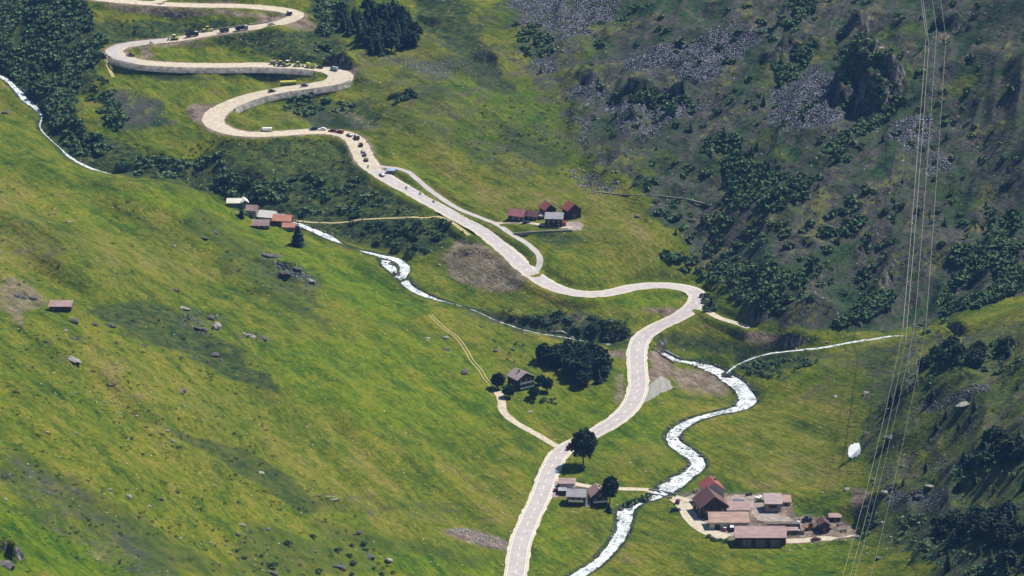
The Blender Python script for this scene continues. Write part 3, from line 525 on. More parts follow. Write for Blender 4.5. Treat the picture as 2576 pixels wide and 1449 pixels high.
iH = idx(main, 433, 163, 65.2); iJ = idx(main, 433, 101, 69.4); n_ = len(main)
ea = .35 * (vn(np.arange(n_), 0, 3, 5) - .5) * 2; eb = .35 * (vn(np.arange(n_), 9, 3, 6) - .5) * 2
wide = np.interp(np.arange(n_), [0, iA - 60, iA + 30, idx(main,644,339,51), idx(main,545,285,53), idx(main,777,218,58), idx(main,858,197,60.2), idx(main,794,172,61.5), iH, n_ - 1], [0, 0, .8, .3, 1.6, 1.4, 3.2, .8, .2, .4])
merged('road_verge', [ribbon('', main, [-5.0 - ea, 5.0 + eb], '', .10, 0, iA + 40)], 'shoulder')
merged('road', [ribbon('', main, [-4.0, 0, 4.0], '', .16, 0, iA)], 'asphalt')
merged('gravel_road', [ribbon('', main, [-4.9 - wide - ea, 4.9 + wide + eb], '', .13, iA, n_)], 'gravel')
merged('asphalt_lane', [ribbon('', main, [-1.6 + 0 * ea, 4.6 + 0 * ea], '', .2, iH + 20, iJ)], 'asphalt')
marks = [ribbon('', main, [o - .09, o + .09], '', .19, 0, iA) for o in (-3.6, 3.6)]
for k in range(4, iA - 6, 8): marks.append(ribbon('', main, [-.11, .11], '', .19, k, k + 4))
merged('road_markings', marks, 'paint')
for nm, (p, hw) in LANES.items():
    wv = .3 * (vn(np.arange(len(p)), 3, 3, 5) - .5); merged(nm, [ribbon('', p, [-hw - wv, hw + wv], '', .1)], 'asphalt' if nm == 'gravel_lane' else 'earth_track' if nm in ('gorge_path', 'tail_path') else 'gravel' if nm in ('upper_lane',) else 'lane')
merged('wheel_track', [ribbon('', TRACK, [-1.05, -.55], '', .07), ribbon('', TRACK, [.55, 1.05], '', .07)], 'earth_track')
def river_ribbon(p, seed):
    n = len(p); w_ = p[:, 3] * (.72 + .6 * fbm(np.arange(n), 0, 5, 3, seed)); w2 = p[:, 3] * (.72 + .6 * fbm(np.arange(n), 7, 5, 3, seed + 3)); off = [-w_, -w_ * .66, -w_ * .33, 0 * w_, w2 * .33, w2 * .66, w2]
    V, Fq = ribbon('', p[:, :3], off, '', .22); V[:, 2] += (fbm(V[:, 0], V[:, 1], 1.6, 3, seed) - .5) * .5; return V, Fq
merged('river', [river_ribbon(river, 21), river_ribbon(loop, 23)], 'water'); merged('side_stream', [river_ribbon(stream, 25)], 'water')

# retaining walls under the outer edge of the mountain road
WL = ['long pale concrete retaining wall below the third bend road on the upper slope', 'curved grey retaining wall under the wide gravel hairpin on the right', 'short concrete retaining wall under the road with the dark dump trucks']
for (a, b, sg, hh), lb in zip(WALLS, WL):
    p = main[a:b:2]; t = tangents(p); nx, ny = -t[:, 1] * sg, t[:, 0] * sg; n = len(p); rows = []
    for o, z in ((6.5, .12), (6.5, .55), (7.2, .55), (9.0, -hh - .5)): rows.append(np.stack([p[:, 0] + nx * o, p[:, 1] + ny * o, p[:, 2] + z], 1))
    i = np.arange(n - 1); Fq = np.concatenate([np.stack([i + k * n, i + k * n + 1, i + (k + 1) * n + 1, i + (k + 1) * n], 1) for k in range(3)])
    tag(link('retaining_wall', me_np('retaining_wall', np.concatenate(rows), Fq, ['concrete'])), lb, 'wall', 'retaining walls of the mountain road')

# ------------------------------------------------------------------ buildings
def building(name, u, v, W_, L, He, Hr, rz, roof, wall, label, cat='house', openings=(), chim=None, kind='gable', over=.5, group=None, annex=None, base=None):
    """(u, v): foot of the near wall's middle; the ridge runs along local y, turned left by rz degrees"""
    rz = R(rz); p = g1(u, v); front = -L / 2 if abs(rz) < R(45) else None
    c = Vector((p.x - math.sin(rz) * L / 2, p.y + math.cos(rz) * L / 2, 0)) if front is not None else Vector((p.x, p.y + W_ / 2, 0))
    z = min(p.z, zat(c.x, c.y)) if base is None else base; t = empty(name, (c.x, c.y, z), rz, label, cat, group); h = W_ / 2
    if kind == 'gable':
        MB().prism([(-h, -1.5), (h, -1.5), (h, He), (0, Hr), (-h, He)], -L / 2, L / 2).build('wall', wall, t)
        sl_ = (Hr - He) / h; e = h + over; ze = He - over * sl_; th = .22
        rf = MB().prism([(-e, ze + .03), (-e, ze + th), (0, Hr + th + .02), (e, ze + th), (e, ze + .03), (0, Hr + .03)][::-1], -L / 2 - over, L / 2 + over).build('roof', roof, t)
    else:
        MB().prism([(-h, -1.5), (h, -1.5), (h, Hr), (-h, He)], -L / 2, L / 2).build('wall', wall, t)
        sl_ = (Hr - He) / W_; a, b = He - over * sl_, Hr + over * sl_
        rf = MB().prism([(-h - over, a + .03), (h + over, b + .03), (h + over, b + .24), (-h - over, a + .24)], -L / 2 - over, L / 2 + over).build('roof', roof, t)
    if chim:
        cx_, cy_, ch = chim; zz = (Hr - abs(cx_) * sl_) if kind == 'gable' else He; k = MB().box(cx_ - .4, cx_ + .4, cy_ - .4, cy_ + .4, zz - .5, zz + ch).build('chimney', 'wall_stone', rf)
    for q in openings:
        nm, face, a, zz, ww, hh = q[:6]; mat = q[6] if len(q) > 6 else 'wood_dark'
        def onface(mb, a, z0, z1, half, d0, d1):
            if face == 'F': mb.box(a - half, a + half, -L / 2 - d1, -L / 2 - d0, z0, z1)
            elif face == 'L': mb.box(-h - d1, -h - d0, a - half, a + half, z0, z1)
            else: mb.box(h + d0, h + d1, a - half, a + half, z0, z1)
            return mb
        if nm == 'balcony':
            k = onface(MB(), a, zz, zz + .15, ww / 2, .003, 1.2).build('balcony', 'wood_grey', t); onface(MB(), a, zz + .15, zz + 1.05, ww / 2, 1.12, 1.2).build('railing', 'p_white', k)
        elif nm == 'door': onface(MB(), a, zz, zz + hh, ww / 2, .003, .08).build('door', mat, t)
        else:
            k = onface(MB(), a, zz, zz + hh, ww / 2, .003, .07).build('window', 'p_white', t); onface(MB(), a, zz + .1, zz + hh - .1, ww / 2 - .1, .072, .085).build('pane', 'glass', k)
    return t
def wins(face, xs, z, w_=1.0, h_=1.1): return [('window', face, a, z, w_, h_) for a in xs]
# the farm by the white river
building('barn', 1797, 1302, 12.5, 12, 4.8, 9.6, 13, 'roof_maroon', 'wood_dark', 'big dark barn with a maroon gable roof in front of the red roofed house', 'barn', [('door','F',0,0,3,3.2,'wood_grey')] + wins('F', [-3.6, 3.6], 2.4) + wins('L', [-4, 0, 4], 2.2), group='farm buildings by the white river')
building('farmhouse', 1797, 1272, 8.6, 9, 7.4, 10.6, 13, 'roof_red', 'plaster', 'tall pale farmhouse with a bright red roof behind the maroon barn', 'house', wins('L', [-3, 0, 3], 4.6) + wins('L', [-3, 0, 3], 1.6), (1.6, 1, 1.6), group='farm buildings by the white river')
building('cowshed', 1834, 1332, 7.8, 16.6, 3.2, 4.6, 90, 'roof_tan', 'plaster', 'long low cowshed with a pink to tan roof in the middle of the farm', 'shed', wins('L', [-6.5, -3.2, .2], 1.2) + [('door','L',5,0,2.4,2.4)], kind='mono', group='farm buildings by the white river')
building('annex_shed', 1858, 1302, 8, 9.4, 3.4, 3.9, 90, 'roof_pink', 'plaster', 'square shed with a flat pale pink roof right behind the tan roofed cowshed', 'shed', [('window','R',0,1,1,1)], kind='mono', group='farm buildings by the white river')
building('machine_shed', 1914, 1376, 8.6, 20.8, 4.2, 5.6, 90, 'roof_pink', 'wood_dark', 'longest shed of the farm with a flat pinkish roof and dark front wall', 'shed', [('door','L',-6,0,4,3.2,'wood_grey'),('door','L',0,0,4,3.2,'wood_grey'),('door','L',6,0,4,3.2,'wood_grey')], kind='mono', group='farm buildings by the white river')
building('hay_barn', 1945, 1288, 7, 6.8, 3.8, 5.6, 90, 'roof_mauve', 'wall_stone', 'grey stone hay barn with a brownish roof at the right end of the farm meadow', 'barn', [('door','L',.2,1.8,3.6,1.4)], kind='mono', group='farm buildings by the white river')
building('ruined_barn', 1977, 1272, 5, 4, 1.6, 2.6, 90, 'roof_tan', 'wall_stone', 'small collapsed stone hut with a sagging tan roof beside the grey hay barn', 'hut', [('door','L',0,0,1,1.3)], kind='mono', group='farm buildings by the white river')
building('tool_hut', 2074, 1340, 4.4, 5, 3.6, 5.2, 8, 'roof_maroon', 'wood_dark', 'narrow dark hut with a purple brown roof at the right edge of the farm yard', 'hut', [('door','F',0,0,1.4,2.2,'wood_grey')], group='farm buildings by the white river')
building('lean_to', 2101, 1310, 2.6, 4.6, 1.6, 2.1, 90, 'roof_pink', 'wood_dark', 'tiny lean-to with a pale flat roof right of the narrow dark hut', 'shed', [('door','L',0,0,1,1.3,'wood_grey')], kind='mono', group='farm buildings by the white river')
building('feed_trailer_shed', 1858, 1275, 2.4, 4.9, 2.2, 2.4, 90, 'p_grey', 'p_navy', 'dark flat topped container shed right of the maroon barn', 'shed', [('door','L',0,0,1.2,1.8,'p_grey')], kind='mono', over=.05, group='farm buildings by the white river')
# manure pit of low concrete walls
t = empty('slurry_pit', g1(1990, 1338), 0, 'rectangular concrete slurry pit with low walls behind the longest shed', 'pit')
MB().box(-10, 4, 5, 5.5, -1, 1.8).build('rear_wall', 'concrete', t); MB().box(-2, 5.4, -3.0, -2.5, -1, 1.8).build('front_wall', 'concrete', t); MB().box(4, 4.5, -2.5, 5, -1, 1.8).build('side_wall', 'concrete', t); MB().box(-10, 4, -2.4, 5, -.6, .5).build('floor_slab', 'roof_pink', t)
# roadside house group
building('roadside_house', 1451, 1272, 7.4, 7.8, 4.2, 6.2, 84, 'roof_slate', 'wood_dark', 'roadside house with a slate grey roof between the main road and the pale gabled house', 'house', wins('L', [-2.6, 0, 2.6], 2.5) + [('balcony','L',0,1.9,6.5,1), ('door','L',-1.2,-.2,1,2)], (1.5, 1.5, 1.2), group='houses at the road junction')
building('gabled_house', 1508, 1268, 7.2, 8.5, 3.6, 6.4, 10, 'roof_pink', 'wood_dark', 'house with a pale pinkish gable roof next to the dark round-topped tree', 'house', wins('F', [-1.8, 1.8], 1.4) + wins('F', [0], 3.6) + [('balcony','F',0,.9,6,1)], (1.2, 2, 1.2), group='houses at the road junction')
building('garage', 1427, 1229, 4.2, 6.6, 2.3, 2.9, 86, 'roof_pink', 'plaster', 'low garage with a pink flat roof at the roadside behind the slate roofed house', 'garage', [('door','L',-1.5,0,2.2,1.9,'p_white')], kind='mono', group='houses at the road junction')
building('carport', 1415, 1246, 3.2, 3.4, 2.0, 2.2, 88, 'roof_slate', 'wood_dark', 'small dark roofed carport touching the left end of the slate roofed house', 'carport', [('door','L',0,0,2.2,1.7,'glass')], kind='mono', over=.2, group='houses at the road junction')
# stone steps between the two houses
t = empty('stone_steps', g1(1478, 1276), R(8), 'pale stone steps and rockery between the slate roofed and the gabled house', 'steps'); sb = MB()
for k in range(7): sb.box(-1 + .25 * k, .9 + .25 * k, k * .9, k * .9 + 1, -1, .25 + .35 * k)
sb.build('step', 'rock_pale', t)
# chalet among trees
building('chalet', 1323, 979, 9.4, 8.4, 5.4, 8.0, 34, 'roof_mauve', 'wood_dark', 'lone two storey chalet with a mauve roof and white balconies among small trees', 'chalet', wins('F', [-2.6, 0, 2.6], 1.2) + wins('F', [-2.6, 0, 2.6], 3.9) + [('balcony','F',0,3.0,7.5,1),('balcony','F',0,.7,7.5,1)], (-1, 0, 1.4))
# hamlet with red roofs
building('red_roof_barn', 1445, 550, 7.4, 7, 4.6, 7.6, 24, 'roof_red', 'wood_dark', 'largest red roofed barn at the right end of the hamlet beside the pink yard', 'barn', [('door','F',0,0,2.4,2.6,'wood_grey')], group='hamlet buildings above the road')
building('red_roof_house', 1385, 545, 6.2, 7, 4, 6.6, 24, 'roof_red', 'wood_dark', 'red roofed house standing right behind the blue grey roofed house', 'house', wins('F', [-1.5, 1.5], 1.5), (1, 1, 1), group='hamlet buildings above the road')
building('crimson_roof_house', 1303, 558, 6.6, 8.2, 3.2, 5.6, 66, 'roof_crimson', 'wood_dark', 'leftmost hamlet house with a broad crimson pink roof', 'house', wins('L', [-2, 1], 1.2) + [('door','L',3,0,1,2)], group='hamlet buildings above the road')
building('crimson_roof_cottage', 1340, 555, 5.2, 6.4, 2.8, 4.8, 66, 'roof_maroon', 'wood_dark', 'small cottage with a dark crimson roof between the crimson house and the grey roof', 'house', wins('L', [-1.5, 1.2], 1.1), group='hamlet buildings above the road')
building('store_shed', 1358, 553, 3.6, 3.4, 2.4, 3.2, 80, 'roof_slate', 'wood_grey', 'tiny shed with a pale grey roof squeezed right of the small crimson cottage', 'shed', [('door','L',0,0,1,1.7)], kind='mono', group='hamlet buildings above the road')
building('grey_roof_house', 1395, 572, 8, 8.6, 4.6, 6.6, 84, 'roof_slate', 'wood_dark', 'hamlet house with a blue grey roof and very dark front wall', 'house', wins('L', [-2.6, 0, 2.6], 2.6) + wins('L', [-2.6, 2.6], .6), (1.4, -1, 1.1), group='hamlet buildings above the road')
building('container', 1413, 570, 2.4, 4.4, 1.9, 2.0, 88, 'p_red', 'p_red', 'bright red container at the right side of the blue grey roofed house', 'container', [('door','L',0,.1,1.6,1.6,'p_maroon')], kind='mono', over=.03)
# hamlet on the crest of the left meadow
building('cream_roof_house', 591, 521, 5.4, 8, 2.4, 4.0, 90, 'roof_cream', 'wood_grey', 'leftmost crest house with a cream roof half hidden by a dark conifer', 'house', wins('L', [-2.5, .5], .9), group='hamlet buildings on the meadow crest')
building('white_strip_house', 617, 523, 3.2, 6, 3, 4.2, 12, 'roof_white', 'wood_grey', 'narrow house with a white roof just right of the small conifer on the crest', 'house', wins('F', [0], 1), group='hamlet buildings on the meadow crest')
building('pale_roof_cottage', 634, 545, 5.4, 5.4, 3.4, 5.4, 78, 'roof_pink', 'wall_stone', 'grey walled cottage with a pale pinkish white roof left of the white roof', 'house', wins('L', [-1.4, 1.2], 1.2) + [('door','L',0,-.2,.9,1.9)], group='hamlet buildings on the meadow crest')
building('white_roof_house', 673, 553, 6.4, 8.2, 3.2, 5.6, 74, 'roof_white', 'plaster', 'house with a brilliant white roof in the middle of the crest hamlet', 'house', wins('L', [-2, 1.4], 1.2), group='hamlet buildings on the meadow crest')
building('white_annex', 702, 556, 4.2, 4.6, 2.8, 4.0, 84, 'roof_white', 'plaster', 'small white roofed annex between the white roof and the orange roof', 'shed', wins('L', [0], 1), group='hamlet buildings on the meadow crest')
building('pink_roof_house', 656, 577, 6.2, 8.4, 2.2, 4.2, 86, 'roof_pink', 'wood_dark', 'low house with a dull pink roof nearest the meadow in the crest hamlet', 'house', wins('L', [-2.4, .8], .7), group='hamlet buildings on the meadow crest')
building('orange_roof_house', 711, 573, 6.6, 9.4, 3.8, 6.0, 80, 'roof_orange', 'wood_dark', 'house with a bright orange tile roof at the right end of the crest hamlet', 'house', wins('L', [-3, 0], 1.4), (1.4, 1, 1), group='hamlet buildings on the meadow crest')
building('orange_wing', 727, 582, 4.2, 6.2, 2.4, 3.8, 86, 'roof_orange', 'wood_grey', 'lower front wing with an orange pink roof beside the big layered conifer', 'house', wins('L', [-1.6, 1], .9), group='hamlet buildings on the meadow crest')
# stone hut on the left slope and small sheds
building('mountain_hut', 152, 784, 5, 9.6, 2.4, 3.4, 88, 'roof_pink', 'wood_dark', 'lone low hut with a pale roof on the steep left meadow', 'hut', [('door','L',3,0,1,1.8,'wood_grey')], kind='mono')
building('blue_shed', 983, 438, 2.6, 4.4, 1.7, 2.1, 84, 'p_blue', 'p_grey', 'small pale blue topped shed where the narrow lane leaves the main road', 'shed', [('door','L',0,0,1,1.4,'p_black')], kind='mono', over=.1)
# bridge parapets, channel walls, culvert edge
def low_wall(name, pts, hgt, th, mat, label, cat):
    b_ = MB(); q = [g1(*p) for p in pts]
    for a, c in zip(q[:-1], q[1:]):
        d = (c - a); l = math.hypot(d.x, d.y); an = math.atan2(d.y, d.x); vs = []
        for s_, y_ in ((0, -th), (l, -th), (l, th), (0, th)):
            for z_ in (-.8, hgt): vs.append((a.x + math.cos(an) * s_ - math.sin(an) * y_, a.y + math.sin(an) * s_ + math.cos(an) * y_, a.z + d.z * (s_ / l) + z_))
        b_.add(vs, [(0, 2, 4, 6), (1, 7, 5, 3), (0, 1, 3, 2), (2, 3, 5, 4), (4, 5, 7, 6), (6, 7, 1, 0)])
    return tag(b_.build(name, mat), label, cat)
low_wall('channel_wall', [(1646, 872), (1672, 883), (1708, 902)], .8, .35, 'concrete', 'concrete side wall of the river channel on its far side beside the road', 'wall')
low_wall('channel_wall', [(1640, 880), (1662, 893), (1696, 914)], .8, .35, 'concrete', 'concrete side wall of the river channel on its near side beside the road', 'wall')
low_wall('bridge_parapet', [(1625, 1243), (1662, 1249), (1690, 1256)], .9, .2, 'rock_pale', 'near parapet of the small lane bridge over the white river', 'parapet')
low_wall('bridge_parapet', [(1632, 1234), (1665, 1239), (1700, 1246)], .9, .2, 'rock_pale', 'far parapet of the small lane bridge over the white river', 'parapet')
low_wall('stone_wall', [(1480, 486), (1510, 484), (1560, 490), (1640, 492), (1720, 500), (1790, 516)], .35, .3, 'rock_pale', 'long broken line of old stone wall crossing the green slope', 'wall')
low_wall('stone_wall', [(1292, 590), (1330, 587), (1380, 584), (1440, 582)], .9, .3, 'wall_stone', 'low terrace wall in front of the red roofed hamlet', 'wall')
low_wall('footbridge', [(1388, 836), (1412, 834), (1430, 842), (1444, 852)], .4, .6, 'rock_pale', 'narrow pale footbridge crossing the gully above the dark tree clump', 'bridge')

def drape_sheet(name, poly, mat, dz=.07, st=.8, rag=.8):
    P_ = np.array([[g1(*q).x, g1(*q).y] for q in poly]); lo, hi = P_.min(0), P_.max(0); xs = np.arange(lo[0], hi[0] + st, st); ys = np.arange(lo[1], hi[1] + st, st); X, Y = np.meshgrid(xs, ys)
    ins = inpoly(X + (vn(X, Y, 5, 3) - .5) * rag * 2, Y + (vn(X, Y, 5, 4) - .5) * rag * 2, P_); n = X.shape[1]; V = np.stack([X, Y, interp(ZF, X, Y) + dz], -1).reshape(-1, 3); Fq = []
    for j in range(X.shape[0] - 1):
        for i in range(n - 1):
            c = [(j, i), (j, i + 1), (j + 1, i + 1), (j + 1, i)]; k = [q for q in c if ins[q]]
            if len(k) >= 3: q = [a * n + b for a, b in k]; Fq.append((q + [q[0]])[:4] if len(q) == 4 else q)
    me = bpy.data.meshes.new(name); me.from_pydata([tuple(q) for q in V], [], Fq); me.materials.append(M[mat]); bm = __import__('bmesh').new(); bm.from_mesh(me); __import__('bmesh').ops.delete(bm, geom=[v for v in bm.verts if not v.link_faces], context='VERTS'); bm.to_mesh(me); bm.free()
    return tag(link(name, me), kind='structure')
drape_sheet('gravel_lot', [(1618,985),(1640,965),(1665,945),(1690,960),(1692,975),(1660,995),(1630,1012),(1612,1014)], 'pale_gravel')
drape_sheet('farm_yard', [(1706,1252),(1750,1242),(1765,1290),(1790,1325),(1850,1335),(1850,1352),(1800,1345),(1755,1325),(1722,1295)], 'yard', .05)
drape_sheet('farm_forecourt', [(1830,1244),(1920,1244),(1925,1290),(1990,1300),(1995,1312),(1900,1312),(1885,1276),(1828,1272)], 'yard', .05)
drape_sheet('hamlet_yard', [(1424,560),(1456,556),(1470,566),(1466,578),(1436,582),(1424,574)], 'yard', .05)
drape_sheet('junction_apron', [(1385,1203),(1400,1206),(1425,1214),(1428,1222),(1406,1240),(1402,1252),(1380,1254),(1372,1250),(1376,1225)], 'yard', .08)
# ------------------------------------------------------------------ vehicles
def wheels(t, xs, half, r=.33, wd=.22):
    for x in xs:
        for s_ in (-1, 1):
            k = MB().tube((x, s_ * (half - wd), r), (x, s_ * half + s_ * .02, r), r, n=10).build('wheel', 'tyre', t); MB().tube((x, s_ * (half + .021), r), (x, s_ * (half + .04), r), r * .55, n=8).build('hub', 'p_silver', k)
def lamps(t, x0, x1, half, z):
    for s_ in (-1, 1):
        MB().box(x0 - .03, x0 + .02, s_ * half - .18, s_ * half + .18, z, z + .18).build('tail_light', 'p_red', t); MB().box(x1 - .02, x1 + .03, s_ * half - .18, s_ * half + .18, z, z + .18).build('headlight', 'p_white', t)
def car(loc, rz, mat, label, kind='car', group=None, roofm=None):
    t = empty({'car': 'car', 'van': 'van', 'suv': 'car'}[kind], loc, rz, label, 'van' if kind == 'van' else 'car', group)
    if kind == 'van': L, Wd, prof, gl = 5.2, 1.95, [(-2.6,.35),(2.6,.35),(2.6,1.05),(2.1,1.25),(1.45,2.15),(-2.55,2.2)], [(2.06,1.3),(1.5,2.05),(.5,2.08),(.5,1.3)]
    elif kind == 'suv': L, Wd, prof, gl = 4.5, 1.86, [(-2.25,.35),(2.25,.35),(2.25,.95),(1.15,1.1),(.55,1.72),(-1.9,1.74),(-2.2,1.1)], [(1.02,1.14),(.5,1.64),(-1.8,1.66),(-2.08,1.14)]
    else: L, Wd, prof, gl = 4.3, 1.76, [(-2.15,.3),(2.15,.3),(2.12,.75),(1.15,.9),(.4,1.42),(-1.0,1.44),(-1.75,.98),(-2.15,.92)], [(1.02,.93),(.36,1.35),(-.95,1.37),(-1.55,.98)]
    h = Wd / 2; ins = [0 if z < 1.0 else .16 for x, z in prof]
    MB().prism(prof[::-1], -h, h, ins[::-1]).build('body', mat, t, bevel=.06)
    MB().prism(gl[::-1], -h + .02, h - .02, [.0 if z < 1.2 else .1 for x, z in gl][::-1]).build('window', 'glass', t); zt = max(z for x, z in prof)
    xr = [x for x, z in prof if z > zt - .1]; MB().box(min(xr) + .1, max(xr) - .05, -h + .2, h - .2, zt - .03, zt + .03).build('roof_panel', roofm or mat, t)
    ws = gl[0]; wt = gl[1]; MB().add([(ws[0] + .06, -h + .2, ws[1]), (ws[0] + .06, h - .2, ws[1]), (wt[0] + .06, h - .28, wt[1]), (wt[0] + .06, -h + .28, wt[1])], [(0, 1, 2, 3)]).build('windscreen', 'glass', t)
    wheels(t, (-L * .31, L * .31), h - .02); lamps(t, -L / 2, L / 2, h - .25, .62); return t
def truck(loc, rz, cab, bed, label, group=None, L=7.5, bedh=1.1, cabroof=None):
    t = empty('dump_truck', loc, rz, label, 'truck', group); h = 1.22; x0, x1 = -L / 2, L / 2
    MB().box(x0, x1 - .3, -.5, .5, .65, .95).build('chassis', 'p_black', t)
    MB().prism([(x1 - 2.1, .6), (x1, .6), (x1, 1.6), (x1 - .25, 2.75), (x1 - 2.0, 2.8)][::-1], -h, h).build('cab', cab, t, bevel=.08)
    MB().add([(x1 + .01, -1, 1.65), (x1 + .01, 1, 1.65), (x1 - .2, .95, 2.6), (x1 - .2, -.95, 2.6)], [(0, 1, 2, 3)]).build('windscreen', 'glass', t); MB().box(x1 - 1.9, x1 - .3, -h + .2, h - .2, 2.81, 2.9).build('cab_roof', cabroof or cab, t)
    b_ = MB().box(x0, x1 - 2.4, -h, h, 1.0, 1.15); [b_.box(*q) for q in ((x0, x1 - 2.4, -h, -h + .12, 1.15, 1.15 + bedh), (x0, x1 - 2.4, h - .12, h, 1.15, 1.15 + bedh), (x0, x0 + .12, -h + .12, h - .12, 1.15, 1.15 + bedh), (x1 - 2.52, x1 - 2.4, -h + .12, h - .12, 1.15, 1.15 + bedh + .3))]; b_.build('bed', bed, t)
    wheels(t, (x0 + .9, x0 + 2.2, x1 - 1.1), h, .5, .35); return t
def loader(loc, rz, mat, label, name='wheel_loader', arm='bucket', cabroof='p_white', sc=1.0, group=None):
    t = empty(name, loc, rz, label, name.replace('_', ' '), group); t.scale = (sc,) * 3
    MB().prism([(-3, .7), (1.2, .7), (1.2, 1.5), (-.4, 1.6), (-2.9, 1.75)][::-1], -.95, .95).build('body', mat, t, bevel=.08)
    c_ = MB().prism([(-.9, 1.55), (.7, 1.55), (.5, 3.0), (-.8, 3.0)][::-1], -.75, .75).build('cab', 'glass', t); MB().box(-.95, .65, -.85, .85, 3.0, 3.14).build('cab_roof', cabroof, c_)
    if arm == 'bucket':
        MB().tube((.8, -.6, 1.5), (3.0, -.6, .9), .14).tube((.8, .6, 1.5), (3.0, .6, .9), .14).build('arm', mat, t)
        MB().prism([(2.8, .15), (4.0, .15), (3.3, .5), (2.95, 1.4), (2.8, 1.4)][::-1], -1.3, 1.3).build('bucket', 'p_grey', t)
    elif arm == 'boom':
        MB().tube((1, 0, 1.6), (3.0, 0, 4.6), .2, .16).tube((3.0, 0, 4.6), (5.0, 0, 2.4), .16, .12).build('boom', mat, t); MB().prism([(4.6, 1.5), (5.5, 1.6), (5.3, 2.5), (4.9, 2.5)][::-1], -.5, .5).build('bucket', 'p_grey', t)
    elif arm == 'drum': MB().tube((2.4, -1.0, .8), (2.4, 1.0, .8), .8, n=16).build('drum', 'steel', t); MB().box(1.2, 2.4, -1.15, -1.03, .7, 1.0).box(1.2, 2.4, 1.03, 1.15, .7, 1.0).build('drum_frame', mat, t)
    if name == 'excavator': [MB().box(-2.2, 2.0, s_ * 1.1 - .3, s_ * 1.1 + .3, .02, .72).build('track', 'tyre', t, bevel=.2) for s_ in (-1, 1)]
    else: wheels(t, (-2.0,) if arm == 'drum' else (-2.0, .9), 1.3, .72, .5)
    return t
def person_mesh():
    """a seated rider leaning to the handlebar; one skinned body"""
    J = [(0,0,.82),(-.02,0,1.05),(.10,0,1.28),(.18,0,1.42),(.22,0,1.52),(.26,0,1.62)]; Rd = [.17,.15,.17,.09,.07,.11]; E = [(0,1),(1,2),(2,3),(3,4),(4,5)]
    def ch(st, pts):
        k = st
        for p, r in pts: J.append(p); Rd.append(r); E.append((k, len(J) - 1)); k = len(J) - 1
        return k
    for s_ in (-1, 1):
        ch(0, [((.12, s_*.12, .80), .12), ((.45, s_*.18, .74), .085), ((.30, s_*.19, .36), .055), ((.24, s_*.19, .26), .05), ((.42, s_*.19, .22), .045)])
        hnd = ch(2, [((.12, s_*.20, 1.32), .08), ((.30, s_*.27, 1.12), .055), ((.52, s_*.30, 1.06), .042), ((.60, s_*.31, 1.06), .035)])
        for f, (dy, ln) in enumerate(((-.030, .055), (-.010, .07), (.010, .075), (.028, .065))): ch(hnd, [((.63, s_*.31 + dy, 1.07), .011), ((.63 + ln * .5, s_*.31 + dy, 1.055), .009), ((.63 + ln * .4, s_*.31 + dy, 1.02), .008)])
        ch(hnd, [((.60, s_*(.31 - .04), 1.05), .012), ((.63, s_*(.31 - .05), 1.03), .009)])
    me = bpy.data.meshes.new('rider_body'); me.from_pydata(J, E, []); me.materials.append(M['leather']); o = bpy.data.objects.new('tmp_rider', me); COL.objects.link(o)
    o.modifiers.new('s', 'SKIN'); o.modifiers.new('u', 'SUBSURF').levels = 1
    for i, d in enumerate(me.skin_vertices[0].data): d.radius = (Rd[i], Rd[i]); d.use_root = (i == 0)
    dg = bpy.context.evaluated_depsgraph_get(); m2 = bpy.data.meshes.new_from_object(o.evaluated_get(dg)); bpy.data.objects.remove(o); m2.name = 'rider_body'; return m2
RIDER = person_mesh(); _hel = MB()
def motorbike(loc, rz, mat, label, plabel):
    t = empty('motorcycle', loc, rz, label, 'motorcycle', 'motorcycles riding down the road')
    for x in (-.72, .75): k = MB().tube((x, -.07, .31), (x, .07, .31), .31, n=14).build('wheel', 'tyre', t); MB().tube((x, -.08, .31), (x, .08, .31), .17, n=10).build('hub', 'p_silver', k)
    MB().prism([(-.5, .35), (.45, .35), (.62, .8), (.3, .98), (-.1, .8), (-.85, .9), (-.95, .8)][::-1], -.14, .14).build('body', mat, t, bevel=.03)
    MB().tube((.75, 0, .31), (.55, 0, 1.0), .05).tube((.55, -.33, 1.06), (.55, .33, 1.06), .025).build('handlebar', 'p_black', t); MB().box(.62, .72, -.1, .1, .82, 1.0).build('headlight', 'p_white', t)
    r = link('person', RIDER, None, loc); r.location.z += .02; r.rotation_euler = (0, 0, rz); r.scale = (1, 1, 1); tag(r, plabel, 'person', 'riders on the motorcycles')
    hd = bpy.data.meshes.new('helmet'); bmh = __import__('bmesh').new(); __import__('bmesh').ops.create_icosphere(bmh, subdivisions=2, radius=.16); bmh.to_mesh(hd); bmh.free(); hd.materials.append(M[mat]); h_ = link('helmet', hd, r, (.28, 0, 1.66)); h_.scale = (1.1, .95, 1.05)
MT = tangents(main)
def onroad(u, v, flip=False):
    p = g1(u, v); k = int(np.argmin(np.hypot(main[:, 0] - p.x, main[:, 1] - p.y))); d = math.hypot(main[k, 0] - p.x, main[k, 1] - p.y)
    z = main[k, 2] + .2 if d < 7 else zat(p.x, p.y) + .03
    return Vector((p.x, p.y, z)), math.atan2(MT[k][1], MT[k][0]) + (math.pi if flip else 0)
def C_(u, v, mat, lb, kind='car', flip=False, grp='vehicles queuing on the mountain road', **k): l, r = onroad(u, v, flip); return car(l, r, mat, lb, kind, grp, **k)
C_(789, 328, 'p_navy', 'dark blue car at the tail of the queue, left of the white car', 'suv'); C_(811, 328, 'p_white', 'white car between the dark blue car and the maroon car')
C_(836, 332, 'p_maroon', 'maroon car just left of the red pickup'); C_(855, 335, 'p_red', 'bright red car with a pale roof in the queue bend', 'suv', roofm='roof_pink')
